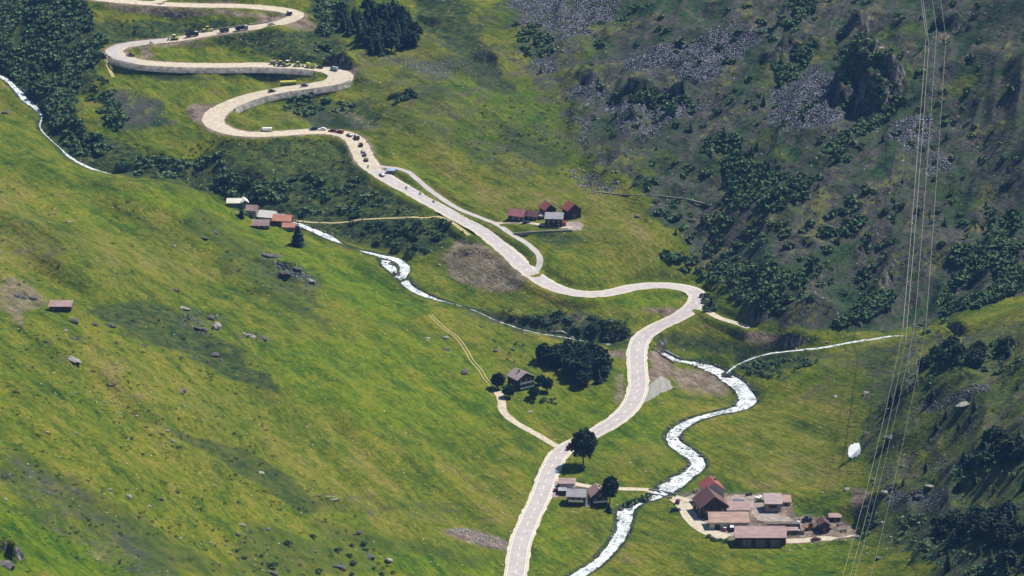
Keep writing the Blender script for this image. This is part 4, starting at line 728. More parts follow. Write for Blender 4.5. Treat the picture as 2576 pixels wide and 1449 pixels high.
C_(879, 343, 'p_green', 'grey green car between the red car and the big dark van'); C_(897, 350, 'p_black', 'biggest dark van of the queue at the top of the bend', 'van', roofm='p_silver')
C_(908, 368, 'p_black', 'black estate car directly below the biggest dark van', 'suv'); C_(914, 383, 'p_silver', 'silver car in the middle of the descending queue'); C_(917, 392, 'p_navy', 'dark blue car just below the silver car in the queue')
C_(921, 405, 'p_black', 'black car leading the descending queue'); C_(961, 443, 'p_silver', 'low silver car driving alone beside the pale blue shed'); C_(1434, 1130, 'p_maroon', 'dark red car on the road left of the lone round tree', 'suv')
C_(766, 218, 'p_navy', 'dark blue car on the gravel hairpin right of the yellow tanker'); C_(684, 232, 'p_black', 'black car on the gravel road left of the yellow tanker'); C_(841, 178, 'p_blue', 'pale blue van at the foot of the dark rock cutting', 'van')
C_(804, 172, 'p_black', 'small black car between the yellow truck and the pale blue van'); C_(683, 63, 'p_silver', 'pale grey car alone on the uppermost bend'); C_(728, 37, 'p_black', 'black van with a white roof turning in the uppermost hairpin', 'van', roofm='p_white')
C_(264, 142, 'p_green', 'small dark green vehicle parked outside the left hairpin', grp='parked vehicles')
def T_(u, v, cab, bed, lb, flip=False, **k): l, r = onroad(u, v, flip); return truck(l, r, cab, bed, lb, 'dump trucks at the roadworks', **k)
T_(483, 93, 'p_black', 'p_navy', 'dark blue dump truck left of the yellow road roller', cabroof='p_silver'); T_(608, 77, 'p_silver', 'p_navy', 'dark dump truck with a pale cab below the sandy bank'); T_(564, 82, 'p_green', 'p_green', 'dark green truck between the roller and the pale cab truck', L=5.4); T_(782, 171, 'p_lime', 'p_yellow', 'yellow truck at the right end of the row of yellow machines', L=5.6)
def L_(u, v, mat, lb, a=0, **k): l, _ = onroad(u, v); return loader(l, R(a), mat, lb, **k)
L_(438, 101, 'p_lime', 'lime yellow excavator with white cab roof at the left roadworks', 175, name='excavator', arm='bucket'); L_(523, 80, 'p_yellow', 'yellow road roller standing behind the dark blue dump truck', 10, name='road_roller', arm='drum', cabroof='p_yellow')
L_(329, 142, 'p_maroon', 'brown road paver on the asphalt inside the left hairpin', 160, name='road_paver', arm='bucket', cabroof='p_grey', sc=.75); L_(705, 167, 'p_green', 'dark green loader at the left end of the yellow machines', 180, cabroof='p_lime'); L_(724, 166, 'p_lime', 'lime excavator with a raised arm beside the road', 60, name='excavator', arm='boom', cabroof='p_white')
L_(750, 168, 'p_lime', 'lime green wheel loader between the raised excavator and the yellow truck', 10, cabroof='p_yellow', sc=.9); L_(2027, 1312, 'p_navy', 'dark blue tractor parked in the farm yard left of the red loader', 200, name='tractor', arm='none', cabroof='p_grey', sc=.9); L_(2040, 1332, 'p_orange', 'orange red loader in the farm yard beside the blue tractor', 20, cabroof='p_maroon', sc=.9)
l, r = onroad(722, 216); t = empty('tanker', l, R(8), 'long yellow tanker trailer beside the gravel hairpin', 'tanker'); MB().tube((-3.8, 0, 1.9), (3.4, 0, 1.9), 1.15, n=16).build('tank', 'p_yellow', t, smooth=False); MB().box(-3.8, 3.8, -.6, .6, .6, .85).build('chassis', 'p_black', t); MB().box(3.5, 5.2, -1.15, 1.15, .7, 2.7).build('cab', 'p_lime', t, bevel=.1); wheels(t, (-3, -1.8, 4.2), 1.15, .48, .3)
for u, v, lb, m_, a, L in [(672, 331, 'long white trailer parked on the verge left of the queue', 'p_white', 3, 5.4), (687, 162, 'pale pink site container left of the yellow machines', 'roof_pink', 0, 3.4)]:
    l, r = onroad(u, v); t = empty('trailer', Vector((l.x, l.y, zat(l.x, l.y) + .1)), R(a), lb, 'trailer'); MB().box(-L / 2, L / 2, -1.1, 1.1, .5, 2.1).build('box', m_, t, bevel=.08); MB().box(-L / 2, L / 2, -.5, .5, .35, .49).build('chassis', 'p_black', t); wheels(t, (-.5, .5), 1.05, .33); MB().box(L / 2, L / 2 + .9, -.06, .06, .4, .5).build('drawbar', 'p_black', t)
for u, v, m_, lb in [(380, 111, 'p_black', 'black motorcycle on the asphalt right of the left hairpin'), (926, 422, 'p_maroon', 'dark red motorcycle behind the black car leading the queue'), (1022, 476, 'p_black', 'black motorcycle, highest of three on the straight road'), (1057, 490, 'p_silver', 'silver motorcycle, middle one of three on the straight road'), (1091, 510, 'p_navy', 'dark blue motorcycle, lowest of three on the straight road'), (1164, 586, 'p_navy', 'dark blue motorcycle on the gravel spot beside the gorge path')]:
    l, r = onroad(u, v, True); motorbike(l, r, m_, lb, lb.replace('motorcycle', 'clad rider seated on the motorcycle', 1))
for u, v, m_, lb, a, kd in [(1705, 1266, 'p_maroon', 'dark red car parked at the left edge of the farm road', 80, 'suv'), (1700, 1285, 'p_black', 'black car parked just below the dark red one at the farm road', 5, 'car'), (1824, 1334, 'p_maroon', 'maroon car in the yard left of the white roofed van', 70, 'car'), (1841, 1334, 'p_black', 'black van with a white roof in the yard beside the cowshed', 85, 'van'),
                            (2053, 1360, 'p_maroon', 'small dark red car on the gravel track right of the longest shed', 20, 'car'), (1404, 1236, 'p_maroon', 'dark red car parked beside the main road at the slate roofed house', 10, 'car'), (1409, 1222, 'p_maroon', 'dark red car parked at the left end of the pink garage', 80, 'suv'), (1324, 562, 'p_navy', 'dark blue car parked in front of the small crimson cottage', 0, 'car'),
                            (1935, 1264, 'p_black', 'black car at the meadow edge left of the grey hay barn', 5, 'car'), (1912, 1262, 'p_green', 'dark green car behind the farm left of the black car', 5, 'car')]:
    p = g1(u, v); car(Vector((p.x, p.y, zat(p.x, p.y) + .05)), R(a), m_, lb, kd, 'parked vehicles', roofm='p_white' if 'white roof' in lb else None)
p = g1(2153, 1352); t = empty('water_trough', p, R(5), 'small yellowish white trough at the right end of the farm track', 'trough'); MB().box(-1.3, 1.3, -.6, .6, 0, .7).build('tub', 'roof_cream', t); MB().box(-1.15, 1.15, -.45, .45, .702, .72).build('water_surface', 'glass', t)
for u, v, m_, lb in [(2112, 1322, 'wood_grey', 'grey stack of timber below the tiny lean-to'), (2096, 1331, 'roof_tan', 'tan stack of boards right of the narrow dark hut'), (2122, 1337, 'wood_grey', 'small timber stack at the far right corner of the farm yard'), (1884, 1246, 'wood_dark', 'dark stack of timber behind the flat pink roofed shed'), (1752, 1237, 'rock_pale', 'pale pile of boards at the far left corner of the farm')]:
    p = g1(u, v); t = empty('timber_pile', p, R(10 + (u % 7) * 6), lb, 'timber pile', 'timber piles around the farm'); b1 = MB(); b2 = MB()
    for k in range(4):
        for q in range(5 - k): b1.tube((-1.4 + .1 * (q % 2), -.7 + q * .32 + k * .16, .24 + k * .26), (1.4 + .1 * (k % 2), -.7 + q * .32 + k * .16, .24 + k * .26), .14, n=7)
    b1.build('logs', m_, t); b2.box(-1.1, -.95, -.9, .9, 0, .1).box(.95, 1.1, -.9, .9, 0, .1).build('bearers', 'wood_dark', t)
for u, v, lb in [(1903, 1256, 'round white wrapped bale left of the grey hay barn'), (1908, 1258, 'round white wrapped bale next to the first one behind the farm'), (1913, 1254, 'round white wrapped bale nearest the grey hay barn'), (2009, 1318, 'round white wrapped bale at the pit corner left of the tractor'), (2012, 1340, 'round white wrapped bale below the blue tractor')]:
    p = g1(u, v); t = empty('wrapped_bale', p, R(u % 9 * 20), lb, 'bale', 'wrapped bales at the farm'); MB().tube((0, -.6, .66), (0, .6, .66), .68, n=18).build('bale_body', 'tarp', t, bevel=.06)
# white sheet on the meadow
def sheet(u, v, rx, ry, mat, name, label, cat, seed, hgt=.32, kind=None):
    c = g1(u, v); n = 34; V = [(c.x, c.y, zat(c.x, c.y) + hgt)]; Fq = []; rr = random.Random(seed)
    jit = [1 + rr.uniform(-.13, .13) for _ in range(n)]
    for ring in (.34, .67, 1.0):
        for i in range(n):
            a = 2 * math.pi * i / n; k = (abs(math.cos(a)) ** 2.6 + abs(math.sin(a)) ** 2.6) ** (-1 / 2.6) * (jit[i] if ring == 1 else 1); x, y = c.x + math.cos(a) * rx * k * ring, c.y + math.sin(a) * ry * k * ring
            V.append((x, y, zat(x, y) + (hgt * (1.1 - .3 * rr.random()) if ring < 1 else .25)))
    Fq = [(0, 1 + i, 1 + (i + 1) % n) for i in range(n)] + [q for b0 in (1, 1 + n) for i in range(n) for q in ((b0 + i, b0 + n + i, b0 + n + (i + 1) % n), (b0 + i, b0 + n + (i + 1) % n, b0 + (i + 1) % n))]
    return tag(link(name, me_np(name, V, Fq, [mat])), label, cat, kind=kind)
sheet(2149, 1134, 2.6, 6.6, 'tarp', 'white_sheet', 'bright white sheet lying on the meadow beside the stony right slope', 'sheet', 3)

# ------------------------------------------------------------------ power line
def pylon(p, H, rz, label, half=5.2):
    t = empty('pylon', p, rz, label, 'pylon', 'lattice pylons of the power line'); b_ = MB(); w0, w1 = H * .085, .5; lv = [0, .14, .28, .42, .55, .67, .78, .88, 1.0]
    cr = lambda k, s_, q: Vector((s_ * (w0 + (w1 - w0) * k), q * (w0 + (w1 - w0) * k), H * k))
    for s_ in (-1, 1):
        for q in (-1, 1): b_.tube(cr(0, s_, q) - Vector((0, 0, 1)), cr(1, s_, q), .13, .1, 5)
    for a, c in zip(lv[:-1], lv[1:]):
        for (s0, q0), (s1, q1) in [((-1,-1),(1,-1)),((1,-1),(1,1)),((1,1),(-1,1)),((-1,1),(-1,-1))]:
            b_.tube(cr(a, s0, q0), cr(c, s1, q1), .06, n=4); b_.tube(cr(a, s1, q1), cr(c, s0, q0), .06, n=4); b_.tube(cr(c, s0, q0), cr(c, s1, q1), .06, n=4)
    b_.build('mast', 'steel', t); ends = []
    for zz, hf in ((H * .93, half), (H * .80, half * .8)):
        m_ = MB()
        for q in (-.4, .4): m_.tube((-hf, 0, zz), (hf, 0, zz), .09, n=5); m_.tube((-hf, 0, zz), (0, q, zz + 1.3), .06, n=4); m_.tube((hf, 0, zz), (0, q, zz + 1.3), .06, n=4); m_.tube((-hf, 0, zz), (0, q, zz - .1), .06, n=4); m_.tube((hf, 0, zz), (0, q, zz - .1), .06, n=4)
        a_ = m_.build('crossarm', 'steel', t)
        for s_ in (-1, 1): MB().tube((s_ * hf, 0, zz), (s_ * hf, 0, zz - 1.2), .1, n=6).build('insulator', 'glass', a_)
    return t
OFF = [(-5.2, .93), (-3.6, .80), (.2, 1.0), (5.2, .93)]
def arm_pt(p, H, rz, k, half=5.2):
    o, f = OFF[k]; o = o * half / 5.2; return Vector((p.x + math.cos(rz) * o, p.y + math.sin(rz) * o, p.z + H * f - (1.2 if f < 1 else 0)))
pA, pB = g1(2350, 222), g1(2294, 982); dx, dy, dz = [float(q) for q in rays(2112, 1570)]; tt = 1120 / dy; pD = Vector((dx * tt, 1120, 0)); HD = CAMZ + dz * tt; pD.z = zat(pD.x, pD.y); HD = max(HD - pD.z, 22)
pC = Vector((pA.x + 12, pA.y + 260, 0)); pC.z = zat(pC.x, pC.y)
PY = [(pC, 30, 0, 'lattice pylon standing far up the mountain behind the others'), (pA, 31, 0, 'lattice pylon high on the brown mountain slope at the top right'), (pB, 31, R(8), 'lattice pylon on the grassy crest right of the side stream'), (pD, HD, R(8), 'tall lattice pylon nearest the viewer at the foot of the line')]
for q in PY: pylon(*q)
WN = ['outer left', 'inner left', 'middle top', 'right']
for a, b in zip(PY[:-1], PY[1:]):
    for k in range(4):
        s_, e_ = arm_pt(a[0], a[1], a[2], k), arm_pt(b[0], b[1], b[2], k); L = (e_ - s_).length; wb = MB(); n = 24; q = [s_.lerp(e_, i / n) - Vector((0, 0, 4 * L * .022 * (i / n) * (1 - i / n))) for i in range(n + 1)]; wr = .06 if k > 1 else .085
        for c0, c1 in zip(q[:-1], q[1:]): wb.tube(c0, c1, wr * (.55 if b is PY[3] else 1), n=5)
        tag(wb.build('power_wire', 'wire_metal'), f'{WN[k]} thin pale wire of the power line ' + ('rising behind the topmost pylon' if a is PY[0] else 'spanning the heath slope between two pylons' if a is PY[1] else 'running down towards the farm meadow'), 'wire', 'wires of the power line')

# ------------------------------------------------------------------ vegetation meshes
def rot_frames(rg, n, out, tilt):
    d = rg.normal(size=(n, 3)); d /= np.linalg.norm(d, axis=1)[:, None]; nrm = out * (1 - tilt) + d * tilt; nrm /= np.linalg.norm(nrm, axis=1)[:, None]
    a = np.cross(nrm, rg.normal(size=(n, 3))); a /= np.linalg.norm(a, axis=1)[:, None]; return a, np.cross(nrm, a)
def cloud(rg, lobes, n, size, tilt=.6, inner=.55):
    """leaf clumps through the outer volume of a few lobes (x, y, z, rx, ry, rz)"""
    L = np.array(lobes, float); w_ = L[:, 3] * L[:, 4]; k = rg.choice(len(L), n, p=w_ / w_.sum()); d = rg.normal(size=(n, 3)); d /= np.linalg.norm(d, axis=1)[:, None]; d[:, 2] = np.where(d[:, 2] < -.35, -d[:, 2], d[:, 2])
    r = inner + (1 - inner) * rg.random(n) ** .5; r *= 1 + .22 * np.sin(d[:, 0] * 7 + k) * np.cos(d[:, 1] * 6 + d[:, 2] * 5)
    c = L[k, :3] + d * L[k, 3:] * r[:, None]; a, b = rot_frames(rg, n, d, tilt); s = size * rg.uniform(.6, 1.35, n)[:, None] / 2
    V = np.stack([c - a * s - b * s * .8, c + a * s * 1.1 - b * s * .5, c + a * s * .7 + b * s, c - a * s * .9 + b * s * .7], 1).reshape(-1, 3); return V, np.arange(4 * n).reshape(-1, 4)
def spruce_geo(rg, h, r, full=1.0, per=9):
    V = []; lv = max(9, int(h * 1.25)); 
    for i in range(lv):
        f = (i + .3) / lv; z = h * (.06 + .92 * f); rad = r * (1 - f) ** .82 * rg.uniform(.82, 1.12) + .1; m = max(5, int(per * (1 - f * .5)))
        a0 = rg.random() * 6.28
        for j in range(m):
            a = a0 + 6.283 * (j + rg.uniform(-.25, .25)) / m; rr = rad * rg.uniform(.72, 1.15); wd = max(.25, rr * .42) * full; c, s = math.cos(a), math.sin(a); dr = rr * rg.uniform(.25, .5)
            p0 = (0, 0, z + .12 * h / lv); tip = (c * rr, s * rr, z - dr); mz = z - dr * .25; l = (c * rr * .55 - s * wd, s * rr * .55 + c * wd, mz - .12 * rr); q = (c * rr * .55 + s * wd, s * rr * .55 - c * wd, mz - .12 * rr)
            V += [p0, l, tip, q]
            if i % 2 == 0: V += [(c * rr * .2, s * rr * .2, z - .1), (c * rr * .6 - s * wd * .5, s * rr * .6 + c * wd * .5, z - dr - .25 * rr), (c * rr * .8, s * rr * .8, z - dr - .4 * rr * .6), (c * rr * .5 + s * wd * .6, s * rr * .5 - c * wd * .6, z - dr * .6)]
    V += [(0, 0, h * 1.02), (.12, 0, h * .93), (0, .12, h * .9), (-.12, -.1, h * .93)]
    return np.array(V), np.arange(len(V)).reshape(-1, 4)
def trunk_mb(h, r, limbs=0, seed=0, spread=2.5, z0=.35):
    b_ = MB(); rr = random.Random(seed); b_.tube((0, 0, -.6), (.05, .03, h * .5), r, r * .65, 7); b_.tube((.05, .03, h * .5), (0, 0, h), r * .65, r * .12, 6)
    for i in range(limbs): a = 2.4 * i; z = h * (z0 + .4 * rr.random()); b_.tube((0, 0, z), (math.cos(a) * spread, math.sin(a) * spread, z + spread * .7), r * .35, r * .08, 5)
    return b_
SPR = []; RND = []
for k, (h, r) in enumerate([(9, 2.9), (10.5, 3.1), (7, 2.4), (5, 2.0)]):
    V, Fq = cloud(np.random.default_rng(90 + k), [(0, 0, h * .5, r, r, h * .42), (.3, .2, h * .72, r * .6, r * .6, h * .26), (-.4, -.2, h * .34, r * .95, r * .9, h * .24), (.7, -.5, h * .5, r * .7, r * .7, h * .25)], 620, .8, .6, .45)
    b_ = trunk_mb(h * .8, .2); tme = bpy.data.meshes.new('pine_trunk'); tme.from_pydata(b_.v, [], b_.f); tme.materials.append(M['trunk']); RND.append((me_np('pine_crown', V, Fq, ['spruce_needle']), tme, h))
for k, (h, r) in enumerate([(11, 2.5), (12.5, 2.6), (9, 2.3), (6, 1.7), (4.2, 1.3), (7.5, 2.4)]):
    V, Fq = spruce_geo(np.random.default_rng(30 + k), h, r); b_ = trunk_mb(h * .92, h * .014 + .05)
    tme = bpy.data.meshes.new('spruce_trunk'); tme.from_pydata(b_.v, [], b_.f); tme.materials.append(M['trunk']); SPR.append((me_np('spruce_crown', V, Fq, ['spruce_needle']), tme, h))
_lk = {}
def tree(name, p, crown, tr, rz, sc, label, cat='tree', group=None):
    r = empty(name, p, rz, label, cat, group); r.scale = sc if isinstance(sc, tuple) else (sc,) * 3; link('trunk', tr, r); link('crown', crown, r); return r
def where(uv, k):
    a = np.array(uv, float); i = (a[:, 0] < a[k, 0]).mean(); j = (a[:, 1] < a[k, 1]).mean()
    return ', ' + ('back' if j < .25 else 'second' if j < .5 else 'third' if j < .75 else 'front') + ' row, ' + ('left' if i < .25 else 'left centre' if i < .5 else 'right centre' if i < .75 else 'right')
def spruces(uv, hs, label, group, kinds=(0, 1, 2), wide=1.0, rnd=0.0):
    k = 0; g = ground([q[0] for q in uv], [q[1] for q in uv]); rr = random.Random(len(uv) * 7 + int(uv[0][0]))
    for q, h in zip(g, hs):
        c, t_, h0 = (RND[rr.choice(kinds) % 4] if rr.random() < rnd else SPR[rr.choice(kinds)]); s_ = h / h0 * rr.uniform(.88, 1.12); tree('conifer' if rnd else 'spruce', (q[0], q[1], q[2] - .15), c, t_, rr.uniform(0, 6.28), (s_ * wide * rr.uniform(.9, 1.15), s_ * wide * rr.uniform(.9, 1.15), s_), label + where(uv, k), 'tree', group); k += 1
def scatter(poly, n, seed, mind=0):
    """points of the frame inside a polygon, spread evenly"""
    rg = np.random.default_rng(seed); P_ = np.array(poly, float); lo, hi = P_.min(0), P_.max(0); o = []; tries = 0
    while len(o) < n and tries < 60:
        c = rg.uniform(lo, hi, (n * 2, 2)); c = c[inpoly(c[:, 0], c[:, 1], poly)]; tries += 1
        for q in c:
            if len(o) >= n: break
            if mind and o and min((q[0] - a) ** 2 + 4 * (q[1] - b) ** 2 for a, b in o) < mind * mind: continue
            o.append((q[0], q[1]))
    return o
cl = [([(850,60),(880,40),(930,30),(985,20),(1005,35),(1030,60),(1052,105),(1040,125),(985,135),(935,148),(915,125),(885,100),(868,85)], 80, 10.5, 'dark spruce of the clump beside the uppermost bend', 'spruces of the upper clump', (0, 1, 2), 11),
      ([(1362,912),(1400,885),(1440,878),(1490,895),(1525,935),(1530,955),(1500,970),(1462,972),(1430,958),(1405,935),(1375,925)], 48, 9.0, 'dark bushy pine in the oval clump beside the chalet', 'pines of the oval clump', (0, 1, 2, 5), 11),
      ([(2345,1330),(2400,1318),(2480,1300),(2576,1320),(2590,1395),(2500,1375),(2440,1390),(2360,1365)], 40, 7.5, 'dark conifer in the wood at the lower right edge', 'conifers of the lower right wood', (0, 1, 2, 5), 13),
      ([(2415,1165),(2440,1140),(2500,1100),(2540,1110),(2590,1125),(2590,1165),(2520,1175),(2430,1190)], 24, 7, 'dark conifer in the group above the right wood', 'conifers of the middle right group', (2, 3, 5), 13),
      ([(2310,920),(2380,880),(2470,860),(2545,880),(2530,925),(2450,925),(2400,920),(2340,950)], 30, 6.5, 'dark conifer in the long group right of the pylon', 'conifers right of the pylon', (2, 3, 5), 13),
      ([(2545,1300),(2590,1290),(2600,1449),(2560,1440),(2400,1440),(2440,1400)], 16, 6, 'scattered small conifer in the bottom right corner', 'conifers of the bottom right corner', (3, 4), 22)]
for poly, n, h, lb, gr, kd, md in cl:
    uv = scatter(poly, n, n, md * .8); rr = random.Random(n); spruces(uv, [h * rr.uniform(.7, 1.12) for _ in uv], lb, gr, kd, 1.3 if 'pine' in lb else 1.4, .85 if 'pine' in lb else .15 if 'upper clump' in gr else .5)
sg = [(1340,82,6),(1346,112,6),(1360,184,5),(1583,204,5),(1625,232,8),(1717,232,9),(1712,162,4),(1550,294,5),(1738,334,7),(1921,264,8),(1787,362,6),(1822,352,8),(1651,378,4),(1892,392,7),(1505,208,5),(1960,218,6),(2099,392,5),(2107,404,6),(2222,354,5),(2382,348,5),(2377,568,7),(2042,675,8),(2165,627,5),(1768,562,6),(1905,372,6),(1700,236,6),(1862,372,5),(1880,420,5),(1935,430,6),(1820,470,5),(1990,470,5),(2060,470,4),(1762,690,5),(1790,770,6),(1700,590,4),(1900,800,5),(2120,540,4),(2480,520,4),(2270,460,4),(1540,250,4)]
spruces([(a, b) for a, b, c in sg], [c for a, b, c in sg], 'small lone conifer on the heath covered mountain slope', 'lone conifers of the mountain slope', (3, 4, 2))
sg2 = [(2450,1034,9),(2379,1050,6),(2355,1080,6),(2345,1007,7),(2329,1187,5),(2272,1220,4),(2412,1080,4),(2415,1200,7),(2452,1220,6),(2409,1232,5),(2385,1434,9),(2492,1430,8),(2532,1444,6),(2255,1008,7),(2282,965,6),(2305,961,5),(2339,968,4),(2240,1015,7),(2262,1000,8),(2200,1300,4),(2198,1318,5),(2440,1060,5),(2560,980,5),(2576,1230,6),(2500,1240,5)]
spruces([(a, b) for a, b, c in sg2], [c for a, b, c in sg2], 'small lone conifer on the stony lower right hillside', 'lone conifers of the right hillside', (3, 4, 2))
def spec_tree(u, v, h, r, label, kind, seed, full=1.2, name='conifer'):
    rg = np.random.default_rng(seed); p = g1(u, v)
    if kind == 'spruce': V, Fq = spruce_geo(rg, h, r, full, 13); crown = me_np('crown', V, Fq, ['spruce_needle']); b_ = trunk_mb(h * .92, h * .018)
    else:
        lob = [(0, 0, h * .58, r, r, h * .42), (r * .35, 0, h * .72, r * .7, r * .7, h * .24), (-r * .3, r * .2, h * .5, r * .85, r * .8, h * .30), (0, -r * .35, h * .42, r * .8, r * .7, h * .26)]
        V, Fq = cloud(rg, lob, int(1300 + 150 * r * r), .85, .65, .3); crown = me_np('crown', V, Fq, ['broad_leaf']); b_ = trunk_mb(h * .8, h * .022, 9, seed, r * .8, .3)
    tme = bpy.data.meshes.new('trunk'); tme.from_pydata(b_.v, [], b_.f); tme.materials.append(M['trunk']); return tree(name, (p.x, p.y, p.z - .1), crown, tme, 0, 1.0, label)
spec_tree(1467, 1170, 16.4, 5.5, 'big lone round crowned tree beside the main road', 'broad', 3, name='broadleaf_tree')
spec_tree(1534, 1268, 12.5, 3.3, 'dark pointed tree right of the pale gabled house', 'broad', 5, name='broadleaf_tree')
spec_tree(1532, 1286, 4.6, 1.7, 'small triangular conifer below the pointed tree', 'spruce', 6)
spec_tree(608, 546, 8.6, 2.0, 'narrow dark conifer in front of the cream roofed crest house', 'spruce', 7); spec_tree(750, 616, 13.4, 4.4, 'big layered conifer at the right end of the crest hamlet', 'spruce', 8, 1.5)
for u, v, h, r, lb in [(1253,978,7.5,3,'leftmost dark bushy tree beside the chalet'),(1281,1000,6,2.6,'rounded tree beside the bend of the chalet lane'),(1343,1000,5,2.2,'low bushy tree in front of the chalet balconies'),(1377,985,6.5,2.4,'dark upright tree at the right side of the chalet'),(1360,968,4.5,2,'green bushy tree touching the right wall of the chalet'),(1293,968,4.5,1.8,'slim green tree at the left wall of the chalet')]: spec_tree(u, v, h, r, lb, 'broad', int(u), name='broadleaf_tree')
# shrubs
SH = [me_np('shrub', *cloud(np.random.default_rng(60 + k), [(0,0,.7,1.25,1.2,.95), (.6,.2,.6,.8,.8,.7), (-.5,-.3,.6,.85,.7,.65)], 110, .52, .55, .6), ['alder_leaf']) for k in range(4)]
def shrubs(uv, sz, label, group, seed=1):
    g = ground([q[0] for q in uv], [q[1] for q in uv]); rr = random.Random(seed)
    for k, q in enumerate(g): s_ = sz * rr.uniform(.6, 1.3); o = link('shrub', rr.choice(SH), None, (q[0], q[1], q[2] - .1)); o.rotation_euler = (0, 0, rr.uniform(0, 6.28)); o.scale = (s_ * rr.uniform(.85, 1.4), s_, s_ * rr.uniform(.7, 1.05)); tag(o, label + where(uv, k), 'shrub', group)
shrubs([(1592,1268),(1604,1262),(1616,1264),(1586,1274),(1626,1258)], 1.9, 'leafy shrub over the white river below the lane bridge', 'shrubs over the river', 3)
shrubs([(985,243),(1000,240),(1015,245),(1030,240),(1045,243),(1008,254),(1022,252)], 1.8, 'shrub in the dark patch right of the gravel hairpin', 'shrubs of the dark patch', 4)
shrubs(scatter([(1295,775),(1400,790),(1480,825),(1500,850),(1420,838),(1340,815),(1290,800)], 15, 5, 9), 1.3, 'dark shrub in the gully left of the main road bend', 'shrubs of the gully', 5)
shrubs(scatter([(1480,785),(1560,800),(1590,850),(1540,865),(1480,840)], 16, 6, 9), 1.5, 'shrub on the green bank left of the descending road', 'shrubs of the road bank', 6)
shrubs(scatter([(1765,740),(1800,745),(1800,790),(1775,785)], 9, 7, 7), 1.6, 'shrub just outside the sharp road bend', 'shrubs of the sharp bend', 7)
shrubs(scatter([(880,560),(1150,555),(1120,610),(1050,655),(960,625)], 40, 8, 9), 1.5, 'shrub on the dark slope below the narrow gorge path', 'shrubs below the gorge path', 8)
shrubs(scatter([(1350,985),(1420,1000),(1400,1020),(1340,1015)], 12, 9, 6), .8, 'small bush in the rough grass below the chalet', 'bushes below the chalet', 9)
shrubs([(1783,1352),(1792,1358),(1800,1362),(1812,1360),(1826,1364)], 1.0, 'low bush at the left end of the longest farm shed', 'bushes at the farm shed', 10)
shrubs(scatter([(2160,1290),(2195,1270),(2210,1310),(2180,1350),(2160,1330)], 16, 10, 8), 1.2, 'green bush at the foot of the right hillside near the farm', 'bushes at the hill foot', 11)
shrubs(scatter([(2340,300),(2540,330),(2560,600),(2420,640),(2200,560),(2200,440)], 30, 12, 20), 1.4, 'dark shrub on the brown heath under the power wires', 'shrubs under the power wires', 12)
shrubs(scatter([(820,1340),(1000,1360),(960,1449),(620,1449),(560,1360)], 16, 13, 20), 1.1, 'dark shrub at the bottom of the left meadow', 'shrubs of the bottom meadow', 13)

# thickets: one leafy mass each, nobody could count the bushes
def thicket(name, polys, label, mat, size, per, leaf, seed, flat=.8, kind='stuff'):
    rg = np.random.default_rng(seed); VV = []; n0 = 0; tmpl = [cloud(np.random.default_rng(seed + k), [(0,0,.55,1,1,.8), (.5,.3,.45,.7,.7,.6), (-.4,-.4,.4,.7,.6,.5)], per, leaf, .55, .6)[0].reshape(-1, 4, 3) for k in range(5)]; pts = []
    for j, (poly, sp) in enumerate(polys):
        P_ = np.array(poly, float); ar = .5 * abs(np.dot(P_[:, 0], np.roll(P_[:, 1], 1)) - np.dot(P_[:, 1], np.roll(P_[:, 0], 1))); pts += scatter(poly, int(ar / sp), seed + j)
    pts = np.array(pts); x, y, z = hit(ZF, pts[:, 0], pts[:, 1])
    keep = (fbm(x, y, 12, 3, seed) > .40) & (np.array([np.min(np.hypot(main[::4, 0] - a, main[::4, 1] - b)) for a, b in zip(x, y)]) > 8.5); x, y, z = x[keep], y[keep], z[keep]
    for a, b, c in zip(x, y, z):
        s_ = size * rg.uniform(.55, 1.35); an = rg.random() * 6.28; q = tmpl[rg.integers(5)].reshape(-1, 3) * (s_ * rg.uniform(.8, 1.3), s_, s_ * flat * rg.uniform(.7, 1.2)); ca, sa = math.cos(an), math.sin(an)
        VV.append(np.stack([q[:, 0] * ca - q[:, 1] * sa + a, q[:, 0] * sa + q[:, 1] * ca + b, q[:, 2] + c - .1], 1))
    V = np.concatenate(VV); return tag(link(name, me_np(name, V, np.arange(len(V)).reshape(-1, 4), [mat])), label, name.replace('_', ' '), kind=kind)
thicket('alder_thicket', [([(-20,-10),(200,-10),(235,50),(262,105),(250,150),(215,205),(180,250),(205,320),(300,385),(310,425),(250,425),(180,380),(130,310),(115,265),(70,225),(20,180),(-20,170)], 42), ([(300,400),(400,395),(460,410),(430,450),(340,440)], 52), ([(560,430),(640,460),(730,455),(725,500),(690,525),(600,500),(530,470)], 75), ([(440,400),(560,390),(600,420),(480,440)], 260), ([(230,160),(330,300),(300,340),(210,240)], 130),
    ([(800,0),(870,0),(850,60),(838,150),(800,160),(795,90)], 70), ([(730,440),(900,450),(960,500),(1040,530),(1000,545),(800,550),(740,540)], 300), ([(660,250),(820,240),(900,270),(860,300),(740,290)], 150)], 'dark green alder thicket covering the gorge slope left of the hairpins', 'alder_leaf', 1.9, 34, .72, 101)
